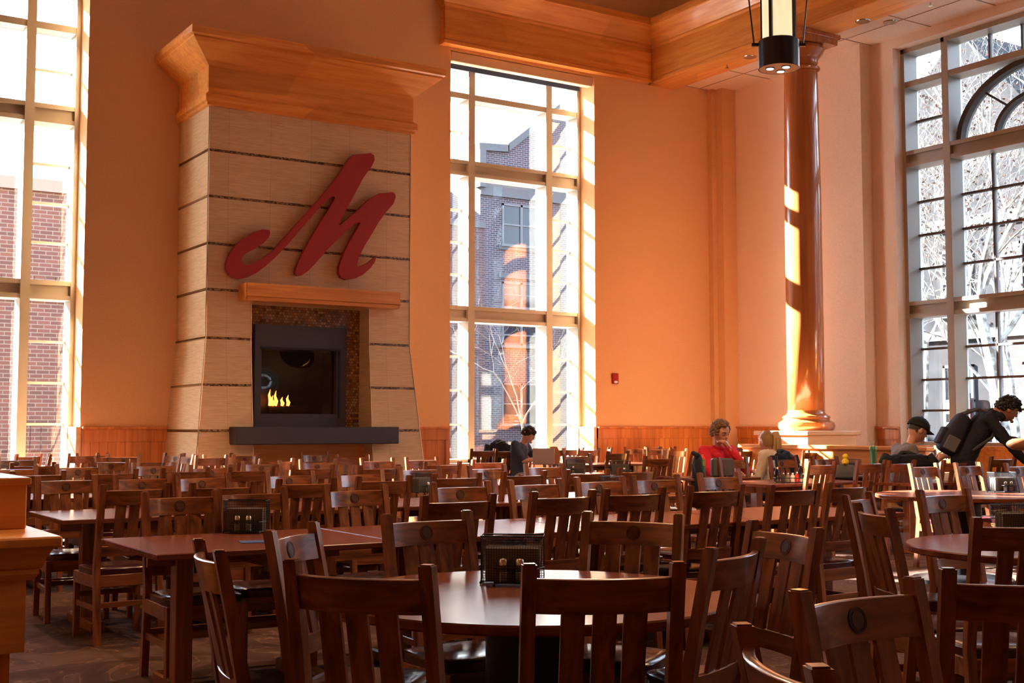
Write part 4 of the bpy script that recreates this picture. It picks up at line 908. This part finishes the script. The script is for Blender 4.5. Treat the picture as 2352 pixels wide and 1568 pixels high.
def person(label, loc, rz, J, skin, shirt, pants, hair, opts):
    """J: joints in metres, x to the person's left is -x... facing +y"""
    t = thing('person', label, 'person', loc, rz); V = Vector
    J = {k: V(v) for k, v in J.items()}
    hp, tilt, yawh, roll = J['head'], opts.get('pitch', 0), opts.get('yaw', 0), opts.get('roll', 0); hs = opts.get('hs', 1.0)
    HM = Matrix.Translation(hp) @ Matrix.Rotation(yawh, 4, 'Z') @ Matrix.Rotation(tilt, 4, 'X') @ Matrix.Rotation(roll, 4, 'Y') @ Matrix.Scale(hs, 4)
    pel, ch, nk = J['pelvis'], J['chest'], J['neck']; mid = (pel + ch) / 2 + V(opts.get('belly', (0, -.02, 0)))
    hb = HM @ V((0, -.02, -.05))
    body = [[(pel, .10), (mid, .105), (ch, .115), (nk, .05), (nk.lerp(hb, .6), .05), (hb, .055)]]
    sh = [[(pel, .135), (mid, .13), (ch, .145), (nk - (nk - ch) * .22, .075)]]
    pt = []
    for q in (-1, 1): sh.append([(pel + V((q * .05, 0, 0)), .12), (mid + V((q * .05, 0, 0)), .115), (ch + V((q * .08, 0, 0)), .115), (ch + V((q * .12, 0, .08)), .07), (nk - (nk - ch) * .2, .05)])
    for q, n in ((-1, 'r'), (1, 'l')):   # seen with +y forward, right hand is +x
        S_, E_, W_ = J['s' + n], J['e' + n], J['w' + n]
        body.append([(ch, .115), (S_, .045), (S_.lerp(E_, .5), .042), (E_, .036), (E_.lerp(W_, .4), .036), (W_, .025)])
        hd = J.get('h' + n, W_ - E_); up_ = J.get('u' + n, V((0, 0, 1)))
        body += hand(W_, hd, up_, 1 if n == 'l' else -1, opts.get('curl' + n, .5))
        if opts.get('short'): sh.append([(ch, .145), (S_, .068), (S_.lerp(E_, .45), .062), (S_.lerp(E_, .85), .058)])
        else: sh.append([(ch, .145), (S_, .07), (S_.lerp(E_, .5), .06), (E_, .054), (E_.lerp(W_, .5), .048), (E_.lerp(W_, .92), .036)])
        H_, K_, A_, T_ = J['p' + n], J['k' + n], J['a' + n], J['t' + n]
        body.append([(pel, .10), (H_, .075), (K_, .05), (K_.lerp(A_, .35), .05), (A_, .035), (T_, .03)])
        pt.append([(pel, .13), (H_, .10), (H_.lerp(K_, .5), .085), (K_, .068), (K_.lerp(A_, .4), .065), (A_, .05)])
    mobj('body', skin_mesh(body, .006, 3, head_bm(HM)), skin, t)
    mobj(opts.get('top', 'shirt'), skin_mesh(sh, .012, 8, disp=.012), shirt, t)
    mobj('trousers', skin_mesh(pt, .014, 6, disp=.006), pants, t)
    for q in (-1, 1):
        n = 'l' if q > 0 else 'r'; b = BM(); A_, T_ = J['a' + n], J['t' + n]; ball(b, (A_.lerp(T_, .5)) + V((0, 0, -.01)), .05, (.9, 1, .8), 12, 8); ball(b, T_, .045, (.95, 1.2, .75), 12, 8); obj('shoe', b, flat('shoe', (.05, .05, .055)), t, 'all')
    # face
    for q in (-1, 1):
        b = BM(); ball(b, HM @ V((q * .030, .077, .012)), .012 * hs, (1.1, .6, .55), 10, 6, HM.to_3x3().normalized().to_4x4()); e = obj('eye', b, flat('eye_white', (.55, .5, .47), .2), t, 'all')
        b = BM(); ball(b, HM @ V((q * .030, .0835, .010)), .0055 * hs, (1, .6, 1), 8, 6); obj('iris', b, flat('iris', (.03, .015, .01), .2), e, 'all')
        b = BM(); tube(b, [HM @ V((q * .014, .090, .030)), HM @ V((q * .030, .088, .036)), HM @ V((q * .048, .076, .032))], .0038 * hs, 6); obj('eyebrow', b, hair, t)
    b = BM(); tube(b, [HM @ V((-.022, .083, -.052)), HM @ V((0, .0935, -.050)), HM @ V((.022, .083, -.052))], [.002, .0055, .002], 6); obj('lips', b, flat('lips', (.42, .12, .1)), t, True)
    if opts.get('hairf'): b = BM(); opts['hairf'](b, HM); obj('hair', b, hair, t, 'all')
    if opts.get('glasses'):
        b = BM()
        for q in (-1, 1):
            tube(b, [HM @ V((q * .032 + .022 * math.cos(a), .098, .010 + .017 * math.sin(a))) for a in [2 * PI * k / 14 for k in range(15)]], .0018, 5)
            tube(b, [HM @ V((q * .054, .098, .014)), HM @ V((q * .078, .06, .014)), HM @ V((q * .08, 0, .012))], .0018, 5)
        tube(b, [HM @ V((-.01, .099, .014)), HM @ V((.01, .099, .014))], .0018, 5); obj('glasses', b, M_black, t)
    return t, HM
H_DARK = flat('dark_brown_hair', (.03, .018, .012), .6); H_BRN = flat('light_brown_hair', (.17, .085, .035), .6); H_BLD = flat('blonde_hair', (.27, .145, .055), .45); H_BLK = flat('black_hair', (.012, .01, .01), .5)
def hair_short(n, size, front=.25, low=-.25, seed=1, R=(.078, .097, .115), top=1.0):
    def f(b, HM):
        Rr = (R[0], R[1], R[2] * top)
        hairclumps(b, n, Rr, lambda v: v.z > (front + .12 if v.y > .35 else (low if v.y < -.1 else .02)), size, seed, M=HM, stretch=(1, 1.3, .7))
    return f
def nape(b, HM):
    t_ = bmesh.new(); bmesh.ops.create_uvsphere(t_, u_segments=32, v_segments=22, radius=1)
    bmesh.ops.delete(t_, geom=[v for v in t_.verts if v.co.z < -.45 - .25 * v.co.y or v.co.y > .05 or (v.co.y > -.3 and v.co.z < -.05)], context='VERTS')
    for v in t_.verts: v.co = (v.co.x * .080, v.co.y * .099, v.co.z * .118)
    bmesh.ops.transform(t_, matrix=HM, verts=t_.verts); add(b, t_)
def smooth_hair(b, HM):
    t_ = bmesh.new(); bmesh.ops.create_uvsphere(t_, u_segments=36, v_segments=22, radius=1)
    bmesh.ops.delete(t_, geom=[v for v in t_.verts if (v.co.z < .30 and v.co.y > .15) or v.co.z < -.62 or (v.co.y > -.15 and v.co.z < -.1)], context='VERTS')
    for v in t_.verts: k = 1 + .015 * math.sin(v.co.x * 40); v.co = (v.co.x * .083 * k, v.co.y * .101 * k - .004, v.co.z * .120 * k + .004)
    bmesh.ops.transform(t_, matrix=HM, verts=t_.verts); add(b, t_)
def ponytail(b, HM):
    rnd = random.Random(2); ball(b, HM @ Vector((.012, -.100, .070)), .026, (1, 1, 1), 10, 7)
    for k in range(22):
        a, c = rnd.uniform(-.024, .024), rnd.uniform(-.014, .014)
        tube(b, [HM @ Vector((.012 + a * .4, -.100, .075 + c)), HM @ Vector((.02 + a, -.135, .080 + c)), HM @ Vector((.03 + a * 1.6, -.140 + c, .02)), HM @ Vector((.035 + a * 1.9, -.125 + c, -.07)), HM @ Vector((.03 + a * 1.6, -.112 + c, -.16 + rnd.uniform(-.025, .025)))], [.012, .017, .018, .014, .003], 6)
def sit(d):
    base = dict(pelvis=(0, 0, .56), chest=(0, .04, .93), neck=(0, .07, 1.09), head=(0, .12, 1.25), sr=(.19, .05, 1.0), sl=(-.19, .05, 1.0), er=(.26, .16, .76), el=(-.26, .16, .76), wr=(.16, .38, .80), wl=(-.16, .38, .80),
                pr=(.10, .05, .53), pl=(-.10, .05, .53), kr=(.14, .45, .52), kl=(-.14, .45, .52), ar=(.14, .42, .09), al=(-.14, .42, .09), tr=(.15, .55, .05), tl=(-.15, .55, .05))
    base.update(d); return base
def place(px, py, dist, headz_local):
    p = at_d(px, py, dist); return p
DENIM = flat('dark_denim', (.03, .04, .07), .85)
# person in the red pullover
p = at_d(1655, 992, 15.2); zs = p.z - 1.27
rz = math.radians(176)
person('person in a red quarter-zip pullover resting chin on fist, looking down', (p.x, p.y + .12, 0), rz,
       sit(dict(head=(.03, .17, p.z), neck=(.0, .08, p.z - .17), chest=(0, .02, .95), sr=(.21, .06, 1.04), sl=(-.21, .06, 1.04), er=(.27, .30, .80), el=(-.24, .34, .80), wr=(.10, .46, .81), wl=(-.01, .24, p.z - .16),
                hl=(.35, -.1, .35), ul=(0, 1, .2), hr=(-.8, .45, 0), ur=(0, 0, 1))), SKIN1, flat('red_fleece', (.62, .02, .035), .9), DENIM, H_BRN,
       dict(pitch=-.38, yaw=.12, roll=.12, curll=1.2, curlr=.6, top='pullover', hs=1.2, hairf=hair_short(230, .019, .62, -.35, 4, (.083, .10, .118), 1.03)))
# blonde person seen from behind
p = at_d(1764, 1014, 15.3); rz = math.radians(12)
bl, HM = person('person with a blonde ponytail and cream sweater seen from behind', (p.x, p.y - .1, 0), rz,
       sit(dict(head=(0, .10, p.z), neck=(0, .05, p.z - .16), chest=(0, .0, .92), sr=(.19, .02, .99), sl=(-.19, .02, .99), er=(.25, .18, .74), el=(-.26, .05, .70), wr=(.14, .40, .78), wl=(-.22, .30, .72))), SKIN1, flat('cream_sweater', (.62, .50, .40), .95), DENIM, H_BLD,
       dict(pitch=-.12, yaw=-.25, top='sweater', hs=1.12, hairf=lambda b, HM: smooth_hair(b, HM)))
b = BM(); ponytail(b, HM); obj('ponytail', b, flat('golden_hair', (.46, .27, .10), .5), bl, 'all')
# person in the black cap
p = at_d(2080, 988, 14.2); rz = math.radians(-118); CAPH = p.z
cp, HM = person('person in a black cap and grey t-shirt looking at a phone', (p.x, p.y, 0), rz,
       sit(dict(head=(0, .14, CAPH), neck=(0, .05, CAPH - .17), chest=(0, -.03, .98), pelvis=(0, -.03, .56), sr=(.21, -.02, 1.08), sl=(-.21, -.02, 1.08), er=(.25, .08, .80), el=(-.22, .16, .84), wr=(.10, .36, .98), wl=(-.04, .38, .98), hr=(-.3, .7, .35), hl=(.2, .8, .35), ur=(.8, 0, .5), ul=(-.8, 0, .5))), SKIN1, flat('grey_tshirt', (.15, .135, .14), .9), DENIM, H_DARK,
       dict(pitch=-.38, yaw=.15, short=True, glasses=True, curlr=.9, curll=.9, top='t_shirt', hs=1.22, hairf=lambda b, HM: nape(b, HM)))
b = BM(); t_ = bmesh.new(); bmesh.ops.create_uvsphere(t_, u_segments=28, v_segments=16, radius=1)
bmesh.ops.delete(t_, geom=[v for v in t_.verts if v.co.z < -.02], context='VERTS')
for v in t_.verts: v.co = (v.co.x * .093, v.co.y * .112, v.co.z * .103 + .030)
bmesh.ops.transform(t_, matrix=HM, verts=t_.verts); add(b, t_)
rings = []
for k in range(13):
    a = -1 + 2 * k / 12; x = a * .07; yf = .07 + .10 * math.sqrt(max(0, 1 - a * a * .9)); yb = .10 * math.sqrt(max(0, 1 - (a * .8) ** 2)); z = .04 - .015 * a * a
    rings.append([HM @ Vector(q) for q in ((x, yb - .01, z), (x, yf, z - .02), (x, yf, z - .014), (x, yb - .01, z + .008))])
loft(b, rings); ball(b, HM @ Vector((0, 0, .136)), .008); c_ = obj('cap', b, flat('black_cotton', (.010, .010, .013), .85), cp, 'all', fix=True)
b = BM(); tube(b, [HM @ Vector(q) for q in ((-.028, .100, .085), (-.012, .104, .096), (.002, .105, .088), (.016, .103, .095), (.026, .100, .085))], .0035, 5); obj('embroidery', b, flat('white_thread', (.7, .7, .7)), c_)
b = BM(); tube(b, [HM @ Vector((-.083, .01, -.02)), HM @ Vector((-.08, .03, -.10)), HM @ Vector((-.05, .06, -.2))], .0025, 6); ball(b, HM @ Vector((-.084, .012, -.012)), .008); obj('earphone', b, flat('white_plastic', (.75, .75, .75), .4), cp)
Rz = Matrix.Rotation(rz, 4, 'Z'); q = Rz @ Vector((.03, .47, 1.035)); b = BM(); box(b, (0, 0, 0), (.072, .15, .009), .003); o = obj('smartphone', b, flat('silver_phone', (.35, .35, .37), .3), None, False, (p.x + q.x, p.y + q.y, q.z)); o.rotation_euler = (.85, 0, rz); tag(o, 'silver smartphone held by the person in the cap', 'phone')
# standing person with a backpack
p = at_d(2308, 940, 13.6); rz = math.radians(-132); J0 = p.z
st, HM = person('person in a black hooded jacket standing and leaning over a table', (p.x - .28, p.y + .2, 0), rz,
       dict(pelvis=(0, -.12, .98), chest=(0, .12, 1.36), neck=(0, .24, 1.50), head=(0, .36, J0), sr=(.20, .14, 1.42), sl=(-.20, .16, 1.42), er=(.27, .30, 1.16), el=(-.28, .36, 1.20), wr=(.22, .50, .94), wl=(-.22, .62, 1.16), hl=(.1, .8, .1), ul=(0, 0, 1), hr=(0, .4, -.5), ur=(0, 1, .3),
            pr=(.10, -.10, .90), pl=(-.10, -.10, .90), kr=(.12, .0, .50), kl=(-.12, -.02, .50), ar=(.12, -.06, .09), al=(-.12, -.08, .09), tr=(.13, .08, .05), tl=(-.13, .06, .05)), SKIN2, flat('black_hoodie', (.012, .012, .018), .9), flat('black_trousers', (.01, .01, .012), .9), H_BLK,
       dict(pitch=-.5, yaw=.1, glasses=True, top='hooded_jacket', curlr=.5, curll=.6, hs=1.16, hairf=hair_short(220, .020, .25, -.2, 14, (.082, .10, .12), 1.06)))
b = BM(); 
for k in range(16): a = PI * (k / 15) + PI; ball(b, HM @ Vector((.085 * math.cos(a), -.035 + .085 * math.sin(a), -.12 + .02 * math.sin(k))), .042, (1, 1, 1.1), 10, 7)
obj('hood', b, flat('black_hood', (.013, .013, .018), .95), st, 'all')
bk = thing('backpack', 'dark navy backpack on the back of the standing person', 'backpack', (p.x - .28, p.y + .2, 0), rz)
b = BM(); t_ = bmesh.new(); bmesh.ops.create_cube(t_, size=1); bmesh.ops.subdivide_edges(t_, edges=t_.edges[:], cuts=7, use_grid_fill=True)
from mathutils import noise as nz_
MB_ = Matrix.Translation((0, -.20, 1.26)) @ Matrix.Rotation(-.5, 4, 'X')
for v in t_.verts:
    c = v.co * 2; r = (abs(c.x) ** 3.5 + abs(c.y) ** 3.5 + abs(c.z) ** 3.5) ** (1 / 3.5); c = c / max(r, .001) * max(abs(c.x), abs(c.y), abs(c.z)); v.co = Vector((c.x * .16, c.y * .11 * (1 - .2 * c.z), c.z * .24)) * (1 + .05 * nz_.noise(c * 3))
bmesh.ops.transform(t_, matrix=MB_, verts=t_.verts); add(b, t_); obj('pack_body', b, flat('navy_nylon', (.014, .014, .03), .8), bk, 'all')
b = BM(); box(b, MB_ @ Vector((0, -.12, -.08)), (.22, .05, .2), .02, Matrix.Rotation(-.5, 4, 'X'), 3); obj('front_pocket', b, flat('navy_pocket', (.02, .02, .035), .8), bk, True)
b = BM(); box(b, MB_ @ Vector((.16, 0, -.12)), (.03, .14, .16), .01, Matrix.Rotation(-.5, 4, 'X')); obj('mesh_pocket', b, flat('grey_mesh', (.09, .09, .10), .9), bk)
for q in (-1, 1):
    b = BM(); tube(b, [(q * .10, -.12, 1.47), (q * .12, .04, 1.53), (q * .13, .24, 1.42), (q * .15, .16, 1.22), (q * .15, -.05, 1.08)], .018, 6); obj('strap', b, flat('grey_webbing', (.05, .05, .06), .8), bk)
# young man at the tall window
p = at_d(1193, 998, 19.8); rz = math.radians(-145)
person('person with glasses and navy t-shirt reading at the tall window', (p.x, p.y, 0), rz,
       sit(dict(head=(0, .15, p.z), neck=(0, .05, p.z - .16), chest=(0, .0, .96), sr=(.21, .0, 1.06), sl=(-.21, .0, 1.06), er=(.26, .18, .80), el=(-.26, .18, .80), wr=(.12, .42, .84), wl=(-.12, .42, .84))), SKIN1, flat('navy_tshirt', (.05, .06, .11), .9), flat('grey_trousers', (.35, .33, .30), .9), H_DARK,
       dict(pitch=-.45, yaw=.1, short=True, glasses=True, top='t_shirt', hs=1.1, hairf=hair_short(170, .017, .25, -.2, 31, (.08, .10, .118), 1.02)))
# ------------------------------------------------------------------ jackets over chair backs
def jacket(cx, cy, dist, wd, hg, rz, label, seed=1, m=None, thick=.11):
    p = at_d(cx, cy, dist); rnd = random.Random(seed); t_ = bmesh.new(); bmesh.ops.create_cube(t_, size=1); bmesh.ops.subdivide_edges(t_, edges=t_.edges[:], cuts=13, use_grid_fill=True)
    for v in t_.verts:
        c = v.co * 2; z = c.z; w_ = wd / 2 * (1 - .12 * (z > .6) + .10 * -min(0, z)); r = (abs(c.y) ** 3 + abs(z) ** 3 + abs(c.x) ** 3) ** (1 / 3); k = max(abs(c.x), abs(c.y), abs(c.z)) / max(r, .01)
        f_ = nz_.noise(Vector((c.x * 4 + seed, c.y, z * 1.2))) * .022 + nz_.noise(Vector((c.x * 9, seed, z * 3))) * .01
        v.co = (c.x * w_ * k + f_, c.y * thick * .5 * k + f_ * (1 if c.y > 0 else -1), z * hg / 2 * k + .03 * nz_.noise(Vector((c.x * 2.2, seed, 0))) * (1 if z > 0 else 2))
    b = BM(); add(b, t_); o = obj('jacket', b, m or flat('black_jacket', (.012, .013, .018), .9), None, 'all', (p.x, p.y, p.z - hg / 2), rz, False)
    b = BM()
    tube(b, [(-.10, -.01, hg / 2 - .02), (-.04, .05, hg / 2 + .01), (.04, .05, hg / 2 + .01), (.10, -.01, hg / 2 - .02)], .025, 8); obj('collar', b, flat('black_collar', (.016, .017, .022), .9), o, 'all')
    for s in (-1, 1):
        b = BM(); tube(b, [(s * wd * .42, 0, hg * .4), (s * wd * .50, -.03, .0), (s * wd * .44, -.02, -hg * .42)], [.05, .055, .04], 8); obj('sleeve', b, flat('black_sleeve', (.011, .012, .016), .9), o, 'all')
    return tag(o, label, 'jacket')
jacket(1602, 1042, 14.3, .30, .62, math.radians(48), 'black jacket hanging over the chair left of the person in red', 1)
jacket(1800, 1038, 14.9, .50, .46, math.radians(10), 'black coat draped over the chair of the blonde person', 5)
jacket(2084, 1042, 13.7, .58, .17, math.radians(-25), 'black jacket bunched over the chair behind the person in the cap', 9, None, .16)
jacket(1147, 1014, 20.6, .5, .5, math.radians(-10), 'black jacket over the chair beside the tall window', 12)
# ------------------------------------------------------------------ things on the far tables
def lay(px, py, z): return at_z(px, py, z)
p = at_y(1247, 1050, -1.9); lp = thing('laptop', 'open pale laptop on the table by the tall window', 'laptop', (p.x, p.y, .752), math.radians(150))
b = BM(); box(b, (0, .0, .009), (.34, .24, .018), .004); obj('keyboard_base', b, flat('silver_shell', (.5, .48, .48), .4), lp)
b = BM(); box(b, (0, .15, .13), (.34, .01, .25), .004, Matrix.Rotation(-.2, 4, 'X')); obj('screen_lid', b, flat('pink_silver_shell', (.62, .50, .47), .4), lp)
p = at_y(1272, 1050, -1.75); b = BM(); prism(b, [(-.09, 0, 0), (.09, 0, 0), (.11, 0, .16), (.05, 0, .27), (-.05, 0, .27), (-.10, 0, .16)], (0, .10, 0)); o = obj('paper_bag', b, flat('orange_bag', (.55, .2, .07), .8), None, False, (p.x, p.y, .752), -.5); tag(o, 'orange takeaway bag right of the laptop by the tall window', 'bag')
def bottle(px, py, z, r, h, m, lab, cap, capm, capname='lid', nm='water_bottle', cat='bottle'):
    p = lay(px, py, z); b = BM(); lathe(b, [(r * .9, 0), (r, .01), (r, h * .45), (r * .92, h * .55), (r, h * .65), (r * .95, h * .85), (r * .7, h * .9)], 20); o = obj(nm, b, m, None, True, (p.x, p.y, z)); tag(o, lab, cat)
    b = BM(); cap(b, r, h); obj(capname, b, capm, o, True); return o
pr = at_d(1613, 1072, 14.5)
b = BM(); lathe(b, [(.033, 0), (.036, .01), (.036, .09), (.031, .11), (.036, .13), (.036, .20), (.025, .215)], 20); o = obj('water_bottle', b, flat('green_plastic', (.03, .30, .14), .3), None, True, (pr.x, pr.y, .752)); tag(o, 'green squeeze bottle with orange lid before the person in red', 'bottle')
b = BM(); lathe(b, [(.034, .20), (.034, .232), (.014, .24), (.014, .262)], 16); obj('lid', b, flat('orange_plastic', (.8, .12, .03), .4), o, True)
b = BM(); lathe(b, [(.0365, .13), (.0365, .19)], 20); obj('label_band', b, flat('yellow_print', (.3, .35, .08), .4), o)
rect_table(pr.x - .3, pr.x + .6, pr.y - .35, pr.y + .35, 'dark table in front of the person in the red pullover')
b = BM(); box(b, (0, 0, .11), (.26, .10, .22), .02); o = obj('lunch_bag', b, flat('grey_lunch_bag', (.09, .085, .09), .7), None, False, (pr.x + .2, pr.y - .12, .752), -.5); tag(o, 'grey box bag beside the green bottle in front of the person in red', 'bag')
p = at_d(2006, 1050, 17.0); b = BM(); lathe(b, [(.034, 0), (.038, .005), (.048, .27), (.052, .275), (.052, .30), (.045, .315)], 20)
o = obj('tumbler', b, mat('green_tinted_plastic', (.16, .42, .22), .2, .5, trans=.3), None, True, (p.x, p.y, .752)); tag(o, 'tall green tumbler with straws left of the person in the cap', 'tumbler')
b = BM(); tube(b, [(0, 0, .1), (-.03, 0, .37), (-.08, 0, .41)], .004, 6); tube(b, [(0, 0, .1), (.015, 0, .37), (.04, 0, .40)], .004, 6); obj('straw', b, flat('pale_straw', (.5, .65, .5), .3), o)
rect_table(p.x - .5, p.x + .5, p.y - .4, p.y + .35, 'table left of the person in the cap holding a green tumbler')
g_ = at_z(1942, 1098, .75); b = BM(); t_ = bmesh.new(); bmesh.ops.create_cube(t_, size=1); bmesh.ops.subdivide_edges(t_, edges=t_.edges[:], cuts=5, use_grid_fill=True)
for v in t_.verts: c = v.co * 2; k = 1 - .35 * max(0, c.z); v.co = (c.x * .13 * k, c.y * .07 * k, c.z * .075 + .075)
add(b, t_); o = obj('pouch', b, flat('grey_felt', (.10, .10, .11), .9), None, 'all', (g_.x, g_.y, .752), -.6); tag(o, 'grey pouch on the sunlit table under a yellow plush toy', 'pouch')
ty = thing('plush_toy', 'small yellow plush toy perched on the grey pouch', 'toy', (g_.x, g_.y, .895), -.9)
b = BM(); ball(b, (0, 0, .04), .045, (.9, 1.1, .9)); ball(b, (.0, -.05, .03), .02, (1, 1.4, .8)); obj('body', b, flat('yellow_plush', (.75, .48, .02), .9), ty, 'all')
b = BM(); ball(b, (0, .035, .10), .034); obj('head', b, flat('yellow_plush_head', (.78, .52, .03), .9), ty, 'all')
b = BM(); ball(b, (.012, .064, .108), .007); ball(b, (-.012, .064, .108), .007); obj('eyes', b, flat('toy_eye', (.02, .02, .02), .2), ty, 'all')
p = at_d(2178, 1046, 13.6); b = BM(); box(b, (0, 0, .04), (.24, .02, .09), .002); o = obj('white_card_box', b, flat('white_card', (.8, .8, .78), .7), None, False, (p.x, p.y, .86 - .108), -.55); tag(o, 'bright white paper box on the table below the arched window', 'box')
rect_table(p.x - .95, p.x + .2, p.y - .3, p.y + .3, 'table under the arched window carrying a white box')
p = at_d(2345, 1020, 12.4); b = BM(); t_ = bmesh.new(); bmesh.ops.create_uvsphere(t_, u_segments=16, v_segments=10, radius=1)
for v in t_.verts: v.co = (v.co.x * .15, v.co.y * .09, v.co.z * .06 + .01 * nz_.noise(v.co * 3))
add(b, t_); o = obj('leather_satchel', b, flat('brown_leather', (.22, .09, .035), .6), None, 'all', (p.x, p.y, p.z), -.5); tag(o, 'brown bag in the hand of the standing person at the right edge', 'bag')
